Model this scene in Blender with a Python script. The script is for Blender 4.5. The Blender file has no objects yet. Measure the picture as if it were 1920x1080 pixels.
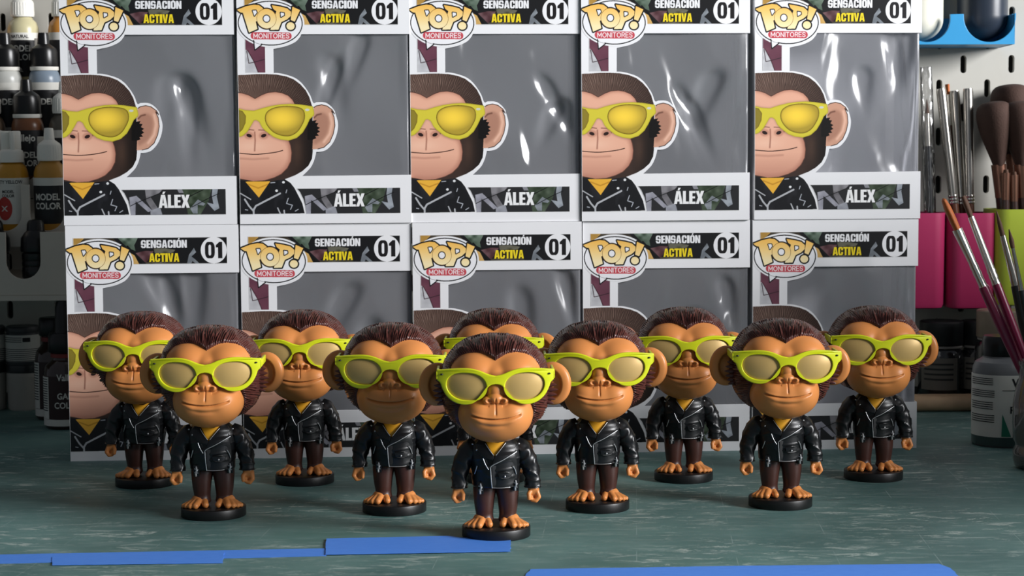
import bpy, bmesh, math, random
import numpy as np
from mathutils import Vector, Matrix, Quaternion

random.seed(7)
rng = np.random.default_rng(7)
SC = bpy.context.scene
COL = SC.collection

# ------------------------------------------------------------------ camera, world, light, exposure
FPX, CAM_H, PITCH, ROLL = 3319.18, .19686, .06874, -.00664
_f = Vector((0, math.cos(PITCH), -math.sin(PITCH)))
_u = Vector((0, math.sin(PITCH), math.cos(PITCH)))
_r = Vector((1, 0, 0))
RT = _r * math.cos(ROLL) + _u * math.sin(ROLL)
UP = -_r * math.sin(ROLL) + _u * math.cos(ROLL)
cam_data = bpy.data.cameras.new('camera')
cam = bpy.data.objects.new('camera', cam_data)
COL.objects.link(cam)
cam_data.sensor_width = 36
cam_data.lens = 36 * FPX / 1920
cam_data.clip_start = .02
cam_data.clip_end = 20
cam.matrix_world = Matrix(((RT.x, UP.x, -_f.x, 0), (RT.y, UP.y, -_f.y, 0), (RT.z, UP.z, -_f.z, CAM_H), (0, 0, 0, 1)))
SC.camera = cam
cam_data.dof.use_dof = True
cam_data.dof.focus_distance = 1.05
cam_data.dof.aperture_fstop = 28

def at(px, py, y):
    """world point that is seen at photograph pixel (px, py) at depth y"""
    d = _f * FPX + RT * (px - 960) - UP * (py - 540)
    return Vector((0, 0, CAM_H)) + d * (y / d.y)

def on_table(px, py):
    d = _f * FPX + RT * (px - 960) - UP * (py - 540)
    return Vector((0, 0, CAM_H)) + d * (-CAM_H / d.z)

world = bpy.data.worlds.new('world')
SC.world = world
world.use_nodes = True
world.node_tree.nodes['Background'].inputs[0].default_value = (.80, .88, 1, 1)
world.node_tree.nodes['Background'].inputs[1].default_value = .20

def area(name, loc, target, sx, sy, power, color):
    l = bpy.data.lights.new(name, 'AREA')
    l.shape = 'RECTANGLE'; l.size = sx; l.size_y = sy; l.energy = power; l.color = color
    o = bpy.data.objects.new(name, l)
    COL.objects.link(o)
    o.location = loc
    o.rotation_euler = (Vector(target) - Vector(loc)).to_track_quat('-Z', 'Y').to_euler()
    return o
area('window_daylight', (2.4, -.05, .92), (0, 1.12, .2), 1.15, .9, 215, (.985, .985, 1))

SC.view_settings.view_transform = 'Standard'
SC.view_settings.look = 'None'
SC.view_settings.gamma = 1
SC.view_settings.use_curve_mapping = False
SC.view_settings.exposure = -0.47

# ------------------------------------------------------------------ materials
def s2l(c):
    return tuple(((x / 255) / 12.92 if x <= 10 else (((x / 255) + .055) / 1.055) ** 2.4) for x in c)

class NT:
    def __init__(s, m):
        s.t = m.node_tree; s.n = s.t.nodes; s.l = s.t.links
        s.bsdf = s.n.get('Principled BSDF')
    def new(s, typ, **kw):
        n = s.n.new(typ)
        for k, v in kw.items(): setattr(n, k, v)
        return n
    def link(s, a, b): s.l.new(a, b)
    def math(s, op, a, b=None, c=None):
        n = s.new('ShaderNodeMath', operation=op)
        for i, v in enumerate((a, b, c)):
            if v is None: continue
            if isinstance(v, (int, float)): n.inputs[i].default_value = v
            else: s.link(v, n.inputs[i])
        return n.outputs[0]
    def mix(s, fac, a, b):
        n = s.new('ShaderNodeMix', data_type='RGBA')
        for i, v in ((0, fac), (6, a), (7, b)):
            if isinstance(v, (int, float)): n.inputs[i].default_value = v
            elif isinstance(v, tuple): n.inputs[i].default_value = (*v[:3], 1)
            else: s.link(v, n.inputs[i])
        return n.outputs[2]
    def noise(s, vec, scale, detail=3, rough=.55, dist=0):
        n = s.new('ShaderNodeTexNoise')
        n.inputs['Scale'].default_value = scale; n.inputs['Detail'].default_value = detail
        n.inputs['Roughness'].default_value = rough; n.inputs['Distortion'].default_value = dist
        if vec is not None: s.link(vec, n.inputs['Vector'])
        return n.outputs['Fac']
    def mapping(s, vec, scale=(1, 1, 1), rot=(0, 0, 0), loc=(0, 0, 0)):
        n = s.new('ShaderNodeMapping')
        n.inputs['Scale'].default_value = scale; n.inputs['Rotation'].default_value = rot; n.inputs['Location'].default_value = loc
        s.link(vec, n.inputs['Vector'])
        return n.outputs[0]
    def ramp(s, fac, lo, hi):
        n = s.new('ShaderNodeMapRange'); n.interpolation_type = 'SMOOTHSTEP'
        n.inputs['From Min'].default_value = lo; n.inputs['From Max'].default_value = hi
        s.link(fac, n.inputs['Value'])
        return n.outputs[0]
    def coord(s, kind='Object'):
        return s.new('ShaderNodeTexCoord').outputs[kind]
    def bump(s, h, strength, dist=.001):
        n = s.new('ShaderNodeBump')
        n.inputs['Strength'].default_value = strength; n.inputs['Distance'].default_value = dist
        s.link(h, n.inputs['Height']); s.link(n.outputs[0], s.bsdf.inputs['Normal'])

MATS = {}
def mat(name, rgb, rough=.5, metal=0, spec=.5, coat=0, coat_rough=.1, var=.06, vscale=60, bump=0, bscale=400, bdist=.0004, alpha_trans=0, ior=1.45):
    """plain procedural material: sRGB base colour broken up by a fine noise, with optional noise relief"""
    if name in MATS: return MATS[name]
    m = bpy.data.materials.new(name); m.use_nodes = True
    t = NT(m); b = t.bsdf
    c = s2l(rgb)
    co = t.coord()
    n = t.noise(co, vscale)
    dark = tuple(x * (1 - var * 2) for x in c); lite = tuple(min(1, x * (1 + var * 2)) for x in c)
    t.link(t.mix(n, dark, lite), b.inputs['Base Color'])
    b.inputs['Roughness'].default_value = rough
    b.inputs['Metallic'].default_value = metal
    b.inputs['Specular IOR Level'].default_value = spec
    b.inputs['Coat Weight'].default_value = coat
    b.inputs['Coat Roughness'].default_value = coat_rough
    b.inputs['Transmission Weight'].default_value = alpha_trans
    b.inputs['IOR'].default_value = ior
    if bump: t.bump(t.noise(co, bscale, 4), bump, bdist)
    MATS[name] = m
    return m

# ------------------------------------------------------------------ mesh helpers
def sstep(a, b, x): t = np.clip((x - a) / (b - a), 0, 1); return t * t * (3 - 2 * t)

def make_mesh(name, v, f):
    me = bpy.data.meshes.new(name)
    v = np.asarray(v, dtype=np.float32).reshape(-1, 3)
    if isinstance(f, np.ndarray):
        k = f.shape[1]
        me.vertices.add(len(v)); me.vertices.foreach_set('co', v.ravel())
        me.loops.add(f.size); me.loops.foreach_set('vertex_index', f.astype(np.int32).ravel())
        me.polygons.add(len(f)); me.polygons.foreach_set('loop_start', np.arange(0, f.size, k, dtype=np.int32))
        me.update(calc_edges=True)
    else:
        me.from_pydata(v.tolist(), [], f); me.update()
    me.validate()
    return me

def smooth(me, angle=None):
    me.polygons.foreach_set('use_smooth', [True] * len(me.polygons))
    if angle is not None: me.set_sharp_from_angle(angle=math.radians(angle))
    return me

def obj(name, me, m=None, parent=None, loc=(0, 0, 0), rot=None):
    o = bpy.data.objects.new(name, me)
    COL.objects.link(o)
    if m is not None and me is not None:
        if not me.materials: me.materials.append(m)
    o.location = loc
    if rot is not None: o.rotation_euler = rot
    if parent: o.parent = parent
    return o

def tag(o, label, cat=None, group=None, kind=None):
    if label: o['label'] = label
    if cat: o['category'] = cat
    if group: o['group'] = group
    if kind: o['kind'] = kind
    return o

def empty(name, loc=(0, 0, 0), rz=0):
    o = bpy.data.objects.new(name, None)
    COL.objects.link(o)
    o.empty_display_size = .02
    o.location = loc; o.rotation_euler = (0, 0, rz)
    return o

def copy_tree(o, parent=None):
    c = o.copy(); COL.objects.link(c)
    c.parent = parent
    for ch in list(o.children): copy_tree(ch, c)
    return c

def bm_mesh(bm, name='mesh'):
    me = bpy.data.meshes.new(name); bm.to_mesh(me); bm.free(); return me

def box_mesh(x0, x1, y0, y1, z0, z1, bev=0, seg=2):
    bm = bmesh.new()
    bmesh.ops.create_cube(bm, size=1, matrix=Matrix.Translation(((x0 + x1) / 2, (y0 + y1) / 2, (z0 + z1) / 2)) @ Matrix.Diagonal((x1 - x0, y1 - y0, z1 - z0, 1)))
    if bev: bmesh.ops.bevel(bm, geom=bm.edges[:], offset=bev, segments=seg, affect='EDGES', profile=.5)
    me = bm_mesh(bm)
    if bev: smooth(me, 40)
    return me

def grid_faces(nu, nv, wrap_u=False, wrap_v=False):
    i = np.arange(nu if wrap_u else nu - 1)[:, None]; j = np.arange(nv if wrap_v else nv - 1)[None, :]
    i2, j2 = (i + 1) % nu, (j + 1) % nv
    a = i * nv + j; b = i2 * nv + j; c = i2 * nv + j2; d = i * nv + j2
    return np.stack([a + 0 * c, b + 0 * c, c, d + 0 * c], -1).reshape(-1, 4)

def lathe(profile, n=40, caps=True, angle=35):
    """profile [(r, z)...] bottom to top"""
    p = np.array(profile, float)
    a = np.linspace(0, 2 * np.pi, n, endpoint=False)
    v = np.stack([p[:, 0][:, None] * np.cos(a), p[:, 0][:, None] * np.sin(a), np.repeat(p[:, 1][:, None], n, 1)], -1)
    f = grid_faces(len(p), n, wrap_v=True)[:, ::-1].tolist()
    if caps:
        if p[0, 0] > 1e-6: f.append(list(range(n))[::-1])
        if p[-1, 0] > 1e-6: f.append(list(range((len(p) - 1) * n, len(p) * n)))
    me = make_mesh('lathe', v, f)
    bm = bmesh.new(); bm.from_mesh(me)
    bmesh.ops.remove_doubles(bm, verts=bm.verts, dist=1e-6)
    bmesh.ops.recalc_face_normals(bm, faces=bm.faces)
    bm.to_mesh(me); bm.free()
    return smooth(me, angle)

def tube(pts, radii, n=16, caps=True):
    """tube through points with per-point radius (or (rx, ry) pair)"""
    pts = [Vector(p) for p in pts]
    rings = []
    up = Vector((0, 1, .01)).normalized()
    for i, p in enumerate(pts):
        t = (pts[min(i + 1, len(pts) - 1)] - pts[max(i - 1, 0)]).normalized()
        x = t.cross(up)
        if x.length < 1e-4: x = t.cross(Vector((1, 0, 0)))
        x.normalize(); y = x.cross(t).normalized()
        r = radii[i] if isinstance(radii, (list, tuple)) else radii
        rx, ry = r if isinstance(r, (list, tuple)) else (r, r)
        rings.append([p + x * (rx * math.cos(2 * math.pi * k / n)) + y * (ry * math.sin(2 * math.pi * k / n)) for k in range(n)])
    v = [q for r in rings for q in r]
    f = grid_faces(len(pts), n, wrap_v=True).tolist()
    if caps:
        f.append(list(range(n))[::-1]); f.append(list(range((len(pts) - 1) * n, len(pts) * n)))
    me = make_mesh('tube', [tuple(q) for q in v], f)
    bm = bmesh.new(); bm.from_mesh(me); bmesh.ops.recalc_face_normals(bm, faces=bm.faces); bm.to_mesh(me); bm.free()
    return smooth(me, 50)

def spline(pts, n=8, closed=False):
    """Catmull-Rom resampling"""
    P = [np.array(p, float) for p in pts]; out = []
    m = len(P)
    rngs = range(m) if closed else range(m - 1)
    for i in rngs:
        g = (lambda k: P[k % m]) if closed else (lambda k: P[min(max(k, 0), m - 1)])
        p0, p1, p2, p3 = g(i - 1), g(i), g(i + 1), g(i + 2)
        for k in range(n):
            t = k / n
            out.append(.5 * (2 * p1 + (p2 - p0) * t + (2 * p0 - 5 * p1 + 4 * p2 - p3) * t * t + (3 * p1 - p0 - 3 * p2 + p3) * t ** 3))
    if not closed: out.append(P[-1])
    return [tuple(o) for o in out]

def curve_fill(contours, thick, bevel=0, bres=2):
    """filled outline with holes, lying in XZ with thickness along Y (centred); returns a mesh"""
    cu = bpy.data.curves.new('fill', 'CURVE'); cu.dimensions = '2D'; cu.fill_mode = 'BOTH'
    cu.extrude = max(thick / 2 - bevel, 0); cu.bevel_depth = bevel; cu.bevel_resolution = bres; cu.offset = -bevel
    for c in contours:
        s = cu.splines.new('POLY'); s.points.add(len(c) - 1); s.use_cyclic_u = True
        for p, q in zip(s.points, c): p.co = (q[0], q[1], 0, 1)
    o = bpy.data.objects.new('fill', cu); COL.objects.link(o)
    dg = bpy.context.evaluated_depsgraph_get()
    me = bpy.data.meshes.new_from_object(o.evaluated_get(dg))
    bpy.data.objects.remove(o); bpy.data.curves.remove(cu)
    bm = bmesh.new(); bm.from_mesh(me)
    bmesh.ops.remove_doubles(bm, verts=bm.verts, dist=1e-6)
    for v in bm.verts: v.co = Vector((v.co.x, -v.co.z, v.co.y))
    bmesh.ops.recalc_face_normals(bm, faces=bm.faces)
    bm.to_mesh(me); bm.free()
    me.materials.clear()
    return me

def map_verts(me, fn):
    n = len(me.vertices); a = np.empty(n * 3, np.float32); me.vertices.foreach_get('co', a)
    a = fn(a.reshape(-1, 3).astype(float)); me.vertices.foreach_set('co', a.astype(np.float32).ravel()); me.update()
    return me

def remeshed(parts, voxel, smooth_it=6):
    """union of closed meshes by voxel remesh, then smoothing"""
    bm = bmesh.new()
    for p in parts: bm.from_mesh(p); bpy.data.meshes.remove(p)
    me = bm_mesh(bm)
    o = bpy.data.objects.new('rm', me); COL.objects.link(o)
    r = o.modifiers.new('r', 'REMESH'); r.mode = 'VOXEL'; r.voxel_size = voxel
    s = o.modifiers.new('s', 'SMOOTH'); s.iterations = smooth_it; s.factor = .5
    dg = bpy.context.evaluated_depsgraph_get()
    out = bpy.data.meshes.new_from_object(o.evaluated_get(dg))
    bpy.data.objects.remove(o); bpy.data.meshes.remove(me)
    return smooth(out)

def ellipsoid(c, r, rot=None, seg=20):
    bm = bmesh.new()
    M = Matrix.Translation(c) @ (rot.to_4x4() if rot else Matrix.Identity(4)) @ Matrix.Diagonal((*r, 1))
    bmesh.ops.create_uvsphere(bm, u_segments=seg, v_segments=seg // 2, radius=1, matrix=M)
    return smooth(bm_mesh(bm))

def capsule(a, b, r0, r1=None, n=12):
    r1 = r1 or r0
    a, b = Vector(a), Vector(b); L = (b - a).length
    prof = [(1e-9, -r0)] + [(r0 * math.cos(t), r0 * math.sin(t)) for t in np.linspace(-1.3, 0, 5)] + [(r1 * math.cos(t), L + r1 * math.sin(t)) for t in np.linspace(0, 1.3, 5)] + [(1e-9, L + r1)]
    me = lathe(prof, n, caps=False)
    M = Matrix.Translation(a) @ (b - a).to_track_quat('Z', 'Y').to_matrix().to_4x4()
    me.transform(M)
    return me

def chain(pts, rs, n=12):
    out = []
    for i in range(len(pts) - 1): out.append(capsule(pts[i], pts[i + 1], rs[i], rs[i + 1], n))
    return out

def join(meshes):
    bm = bmesh.new()
    for p in meshes: bm.from_mesh(p); bpy.data.meshes.remove(p)
    return bm_mesh(bm)

def text_mesh(txt, height, bold=0, squeeze=1):
    """flat lettering in XZ (facing -Y), centred; height = cap height"""
    cu = bpy.data.curves.new('txt', 'FONT'); cu.body = txt; cu.size = height / .7; cu.align_x = 'CENTER'; cu.offset = bold * height
    cu.resolution_u = 3
    o = bpy.data.objects.new('txt', cu); COL.objects.link(o)
    dg = bpy.context.evaluated_depsgraph_get()
    me = bpy.data.meshes.new_from_object(o.evaluated_get(dg))
    bpy.data.objects.remove(o); bpy.data.curves.remove(cu)
    me.materials.clear()
    def f(a):
        b = np.zeros_like(a); b[:, 0] = a[:, 0] * squeeze; b[:, 2] = a[:, 1]
        return b
    return map_verts(me, f)

def wrap(me, r, a0=0, z=0):
    """bend a flat XZ mesh (facing -Y) round a cylinder of radius r; a0 turns it (0 faces -Y)"""
    def f(a):
        th = a[:, 0] / r + a0
        return np.stack([(r - a[:, 1]) * np.sin(th), -(r - a[:, 1]) * np.cos(th), a[:, 2] + z], -1)
    return map_verts(me, f)

def fine(me, cuts=4):
    bm = bmesh.new(); bm.from_mesh(me)
    bmesh.ops.triangulate(bm, faces=bm.faces[:])
    bmesh.ops.subdivide_edges(bm, edges=bm.edges[:], cuts=cuts, use_grid_fill=True)
    bm.to_mesh(me); bm.free()
    return me

def band(r, z0, z1, a0, a1, n=24, t=.0003):
    """curved label on a cylinder between two angles (0 faces -Y)"""
    th = np.linspace(a0, a1, n)
    v = np.stack([np.stack([rr * np.sin(th), -rr * np.cos(th), np.full(n, zz)], -1) for rr, zz in ((r, z0), (r + t, z0), (r + t, z1), (r, z1))], 0)
    f = grid_faces(4, n, wrap_u=True)
    me = make_mesh('band', v, f)
    bm = bmesh.new(); bm.from_mesh(me); bmesh.ops.recalc_face_normals(bm, faces=bm.faces); bm.to_mesh(me); bm.free()
    return smooth(me, 40)

# ================================================================== the setting
def table_material():
    m = bpy.data.materials.new('worn_green_cutting_mat'); m.use_nodes = True
    t = NT(m); co = t.coord()
    big = t.noise(co, 7, 4)
    fine = t.noise(t.mapping(co, (40, 160, 1)), 1, 6, .7)
    base = t.mix(t.ramp(big, .3, .7), s2l((68, 102, 100)), s2l((98, 134, 130)))
    base = t.mix(t.math('MULTIPLY', t.ramp(fine, .45, .75), .35), base, s2l((138, 158, 156)))
    green = t.ramp(t.noise(t.mapping(co, (6, 14, 1), loc=(3, 1, 0)), 1, 4), .55, .75)
    base = t.mix(t.math('MULTIPLY', green, .6), base, s2l((46, 92, 84)))
    # pale paint scuffs drawn out along x
    sc = t.noise(t.mapping(co, (46, 150, 1), (0, 0, .10)), 1, 9, .78, .8)
    zone = t.noise(t.mapping(co, (7, 11, 1), loc=(1.7, .4, 0)), 1, 3)
    scuff = t.math('MULTIPLY', t.ramp(sc, .53, .60), t.ramp(zone, .38, .60))
    base = t.mix(t.math('MULTIPLY', scuff, .78), base, s2l((176, 188, 182)))
    # dark worn stains
    st = t.ramp(t.noise(t.mapping(co, (9, 30, 1), loc=(7, 2, 0)), 1, 5, .65), .62, .72)
    base = t.mix(t.math('MULTIPLY', st, .5), base, s2l((44, 50, 52)))
    # faint ruled lines of the mat, broken by wear
    sep = t.new('ShaderNodeSeparateXYZ')
    t.link(t.mapping(co, rot=(0, 0, .07)), sep.inputs[0])
    brk = t.ramp(t.noise(co, 30, 3), .46, .6)
    for ax, p, w in (('X', .05, .0075), ('Y', .05, .012)):
        fr = t.math('FRACT', t.math('DIVIDE', sep.outputs[ax], p))
        ln = t.math('MULTIPLY', t.math('LESS_THAN', fr, w), brk)
        base = t.mix(t.math('MULTIPLY', ln, .55), base, s2l((150, 168, 166)))
    # hairline cuts
    cut = t.noise(t.mapping(co, (12, 260, 1), (0, 0, .5)), 1, 2)
    cl = t.math('MULTIPLY', t.ramp(cut, .70, .715), .5)
    base = t.mix(cl, base, s2l((170, 185, 182)))
    # ochre paint specks
    vor = t.noise(t.mapping(co, (60, 90, 1), loc=(5, 5, 0)), 1, 2)
    base = t.mix(t.math('MULTIPLY', t.ramp(vor, .79, .82), .6), base, s2l((172, 120, 60)))
    t.link(base, t.bsdf.inputs['Base Color'])
    rough = t.new('ShaderNodeMapRange'); t.link(fine, rough.inputs['Value'])
    rough.inputs['To Min'].default_value = .42; rough.inputs['To Max'].default_value = .62
    t.link(rough.outputs[0], t.bsdf.inputs['Roughness'])
    t.bsdf.inputs['Specular IOR Level'].default_value = .4
    t.bump(fine, .15, .0005)
    return m
PEG_Y = 1.485
tab = obj('work_table', box_mesh(-1.1, .748, .15, PEG_Y + .018, -.02, 0), table_material())
tag(tab, 'worn teal work table with scratched paint-scuffed top under everything', 'table')

# added unseen right wall; its stepped opening is shaped to shade the low right
wr = obj('shade_wall_right', join([box_mesh(.75, .80, -1.2, .74, -.02, .12), box_mesh(.75, .80, .74, .95, -.02, .335), box_mesh(.75, .80, .95, PEG_Y + .02, -.02, .285), box_mesh(.75, .80, -1.2, PEG_Y + .02, 1.3, 1.5), box_mesh(.75, .80, -1.3, -1.2, -.02, 1.5), box_mesh(.75, .80, PEG_Y - .06, PEG_Y + .02, .285, 1.3)]), mat('shade_wall_grey', (150, 148, 142), .8))
tag(wr, None, kind='structure')
# back wall and perforated board with real slots
wall = obj('wall_back', box_mesh(-1.1, 1.1, PEG_Y + .02, PEG_Y + .04, -.02, 1.0), mat('wall_grey', (96, 95, 90), .8))
tag(wall, None, kind='structure')

def pegboard_mesh(x0, x1, z0, z1):
    # staggered slots, 40 mm pitch along a row, rows every 20 mm
    ref_x, ref_z = .3776, .2791
    def slot(cx, cz):
        pts = []
        for k in range(7):
            a = math.pi * k / 6
            pts.append((cx + .0025 * math.cos(a), cz + .005 + .0025 * math.sin(a)))
        for k in range(7):
            a = math.pi + math.pi * k / 6
            pts.append((cx + .0025 * math.cos(a), cz - .005 + .0025 * math.sin(a)))
        return pts
    v, f = [], []
    T = .005
    r0, r1 = int(math.floor((z0 - ref_z) / .02)), int(math.ceil((z1 - ref_z) / .02))
    c0, c1 = int(math.floor((x0 - ref_x) / .04)), int(math.ceil((x1 - ref_x) / .04))
    for r in range(r0, r1):
        for c in range(c0, c1):
            cx = ref_x + c * .04 + (.02 if r % 2 else 0); cz = ref_z + r * .02
            s = slot(cx, cz); b = len(v); n = len(s)
            hw, hh = .02, .01
            for (x, z) in s: v.append((x, PEG_Y, z))
            for (x, z) in s:
                dx, dz = x - cx, z - cz
                k = min(hw / max(abs(dx), 1e-9), hh / max(abs(dz), 1e-9))
                v.append((cx + dx * k, PEG_Y, cz + dz * k))
            for (x, z) in s: v.append((x, PEG_Y + T, z))
            cb = len(v)
            for sx, sz in ((1, 1), (-1, 1), (-1, -1), (1, -1)): v.append((cx + sx * hw, PEG_Y, cz + sz * hh))
            for sx in (-1, 1):
                q = len(v); xi, xo = cx + sx * .005, cx + sx * hw
                v += [(xi, PEG_Y, cz - hh), (xo, PEG_Y, cz - hh), (xo, PEG_Y, cz + hh), (xi, PEG_Y, cz + hh)]
                f.append((q, q + 1, q + 2, q + 3))
            for i in range(n):
                j = (i + 1) % n
                f.append((b + i, b + n + i, b + n + j, b + j))
                f.append((b + j, b + 2 * n + j, b + 2 * n + i, b + i))
    me = make_mesh('pegboard', v, f)
    bm = bmesh.new(); bm.from_mesh(me); bmesh.ops.recalc_face_normals(bm, faces=bm.faces)
    bm.to_mesh(me); bm.free()
    return me
peg = obj('pegboard', pegboard_mesh(-.62, .66, .02, .62), mat('pegboard_white', (182, 180, 172), .55, var=.02))
tag(peg, 'white perforated board with staggered slots on the wall behind everything', 'pegboard')

# ================================================================== boxes with a window
BW, BH, BD = 115.0, 159.0, 90.0            # millimetres
ROW_D, ROW_YAW = 1.20134, .05555
BX = [-.2993, -.1831, -.0673, .0485, .1652]
TX = [-.2998, -.1828, -.0680, .0478, .1661]

AFF = {'A': ((.071738, -.001474, -3.824445), (-.000233, -.07197, 149.958282)),
       'B': ((.078571, -.001622, -5.53657), (-.000531, -.079166, 79.576023)),
       'C': ((.075544, .000439, -11.862888), (-.000778, -.07483, 156.563808))}
def tr(k, pts):
    (a, b, c), (d, e, f) = AFF[k]
    return [(a * x + b * y + c, d * x + e * y + f) for x, y in pts]

SS = .1                                     # print raster, mm
class Canvas:
    def __init__(s):
        s.w, s.h = int(BW / SS), int(BH / SS)
        s.rgb = np.full((s.h, s.w, 3), 236.0); s.ink = np.zeros((s.h, s.w), bool)
        s.X = (np.arange(s.w) + .5) * SS; s.Y = (np.arange(s.h) + .5) * SS
    def poly(s, pts):
        m = np.zeros((s.h, s.w), bool)
        P = np.array(pts)
        i0, j0 = np.maximum((P.min(0) / SS).astype(int) - 1, 0); i1, j1 = (P.max(0) / SS).astype(int) + 2
        i1, j1 = min(i1, s.w), min(j1, s.h)
        if i1 <= i0 or j1 <= j0: return m
        x = s.X[i0:i1][None, :]; y = s.Y[j0:j1][:, None]
        r = np.zeros((j1 - j0, i1 - i0), bool)
        for (xa, ya), (xb, yb) in zip(P, np.roll(P, -1, 0)):
            if ya == yb: continue
            c = ((ya > y) != (yb > y)) & (x < (xb - xa) * (y - ya) / (yb - ya) + xa)
            r ^= c
        m[j0:j1, i0:i1] = r
        return m
    def ell(s, c, r, rot=0, n=48):
        return s.poly([(c[0] + r[0] * math.cos(t) * math.cos(rot) - r[1] * math.sin(t) * math.sin(rot), c[1] + r[0] * math.cos(t) * math.sin(rot) + r[1] * math.sin(t) * math.cos(rot)) for t in np.linspace(0, 2 * math.pi, n, endpoint=False)])
    def line(s, pts, w, closed=False):
        m = np.zeros((s.h, s.w), bool); P = list(pts) + ([pts[0]] if closed else [])
        for (xa, ya), (xb, yb) in zip(P[:-1], P[1:]):
            i0 = max(int((min(xa, xb) - w) / SS), 0); i1 = min(int((max(xa, xb) + w) / SS) + 2, s.w)
            j0 = max(int((min(ya, yb) - w) / SS), 0); j1 = min(int((max(ya, yb) + w) / SS) + 2, s.h)
            if i1 <= i0 or j1 <= j0: continue
            x = s.X[i0:i1][None, :]; y = s.Y[j0:j1][:, None]
            dx, dy = xb - xa, yb - ya; L = dx * dx + dy * dy + 1e-12
            t = np.clip(((x - xa) * dx + (y - ya) * dy) / L, 0, 1)
            m[j0:j1, i0:i1] |= ((x - xa - t * dx) ** 2 + (y - ya - t * dy) ** 2) < (w / 2) ** 2
        return m
    def fill(s, m, c):
        c = np.asarray(c, float)
        s.rgb[m] = c[m] if c.ndim == 3 else c
        s.ink |= m
    def tint(s, m, c, a):
        """a: float mask 0..1"""
        k = (a * m)[..., None]
        s.rgb = s.rgb * (1 - k) + np.asarray(c, float) * k
    @staticmethod
    def blur(m, mm):
        a = m.astype(np.float32); n = max(int(mm / SS / 1.7), 1)
        for _ in range(3):
            for ax in (0, 1):
                c = np.cumsum(np.pad(a, [(n + 1, n) if k == ax else (0, 0) for k in (0, 1)], mode='edge'), axis=ax, dtype=np.float64)
                sl = [slice(None)] * 2; s2 = [slice(None)] * 2
                sl[ax] = slice(2 * n + 1, None); s2[ax] = slice(0, -(2 * n + 1))
                a = ((c[tuple(sl)] - c[tuple(s2)]) / (2 * n + 1)).astype(np.float32)
        return a

def rrect(x0, y0, x1, y1, r, n=6):
    o = []
    for cx, cy, a in ((x1 - r, y1 - r, 0), (x0 + r, y1 - r, 90), (x0 + r, y0 + r, 180), (x1 - r, y0 + r, 270)):
        for k in range(n + 1):
            t = math.radians(a + 90 * k / n); o.append((cx + r * math.cos(t), cy + r * math.sin(t)))
    return o
R_ = rrect
GL = {  # heavy condensed capitals: width, filled outlines, cut outlines
    'E': (.78, [[(0, 0), (1, 0), (1, .17), (.52, .17), (.52, .42), (.95, .42), (.95, .58), (.52, .58), (.52, .83), (1, .83), (1, 1), (0, 1)]], []),
    'N': (1.02, [[(0, 0), (.35, 0), (.35, .55), (.62, 0), (1, 0), (1, 1), (.65, 1), (.65, .45), (.38, 1), (0, 1)]], []),
    'A': (1.08, [[(0, 0), (.28, 1), (.72, 1), (1, 0), (.66, 0), (.62, .19), (.38, .19), (.34, 0)]], [[(.5, .8), (.42, .35), (.58, .35)]]),
    'V': (1.05, [[(0, 1), (.36, 1), (.5, .28), (.64, 1), (1, 1), (.7, 0), (.3, 0)]], []),
    'I': (.5, [[(0, 0), (1, 0), (1, 1), (0, 1)]], []),
    'T': (.9, [[(0, 1), (1, 1), (1, .81), (.7, .81), (.7, 0), (.3, 0), (.3, .81), (0, .81)]], []),
    'L': (.75, [[(0, 0), (1, 0), (1, .18), (.5, .18), (.5, 1), (0, 1)]], []),
    'X': (1.05, [[(0, 0), (.36, 0), (.5, .28), (.64, 0), (1, 0), (.72, .5), (1, 1), (.64, 1), (.5, .72), (.36, 1), (0, 1), (.28, .5)]], []),
    '1': (.68, [[(.32, 0), (1, 0), (1, 1), (.55, 1), (0, .8), (0, .66), (.32, .66)]], []),
    'O': (1, [R_(0, 0, 1, 1, .3)], [R_(.38, .17, .62, .83, .1)]),
    '0': (1.05, [R_(0, 0, 1, 1, .34)], [R_(.37, .17, .63, .83, .12)]),
    'C': (1, [R_(0, 0, 1, 1, .3)], [R_(.38, .17, .62, .83, .1), [(.5, .4), (1.1, .4), (1.1, .6), (.5, .6)]]),
    'S': (.98, [R_(0, 0, 1, 1, .3)], [R_(.36, .56, .64, .83, .1), [(.5, .62), (1.1, .58), (1.1, .68), (.5, .72)], R_(.36, .17, .64, .44, .1), [(-.1, .32), (.5, .28), (.5, .38), (-.1, .42)]]),
}
GL['Á'] = (1.08, GL['A'][1] + [[(.42, 1.06), (.62, 1.06), (.78, 1.24), (.5, 1.24)]], GL['A'][2])
GL['Ó'] = (1, GL['O'][1] + [[(.38, 1.06), (.58, 1.06), (.76, 1.24), (.46, 1.24)]], GL['O'][2])
def word(cv, txt, x0, y0, x1, y1, slope=0, gap=.1):
    m = np.zeros((cv.h, cv.w), bool)
    tot = sum(GL[c][0] for c in txt) + gap * (len(txt) - 1)
    k = (x1 - x0) / tot; h = y1 - y0; x = x0
    for c in txt:
        w, add, sub = GL[c]
        q = np.zeros_like(m)
        for ps, on in ((add, True), (sub, False)):
            for p in ps:
                mm = cv.poly([(x + a * w * k, y0 + b * h + slope * (x + a * w * k - x0)) for a, b in p])
                q = (q | mm) if on else (q & ~mm)
        m |= q
        x += (w + gap) * k
    return m
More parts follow.
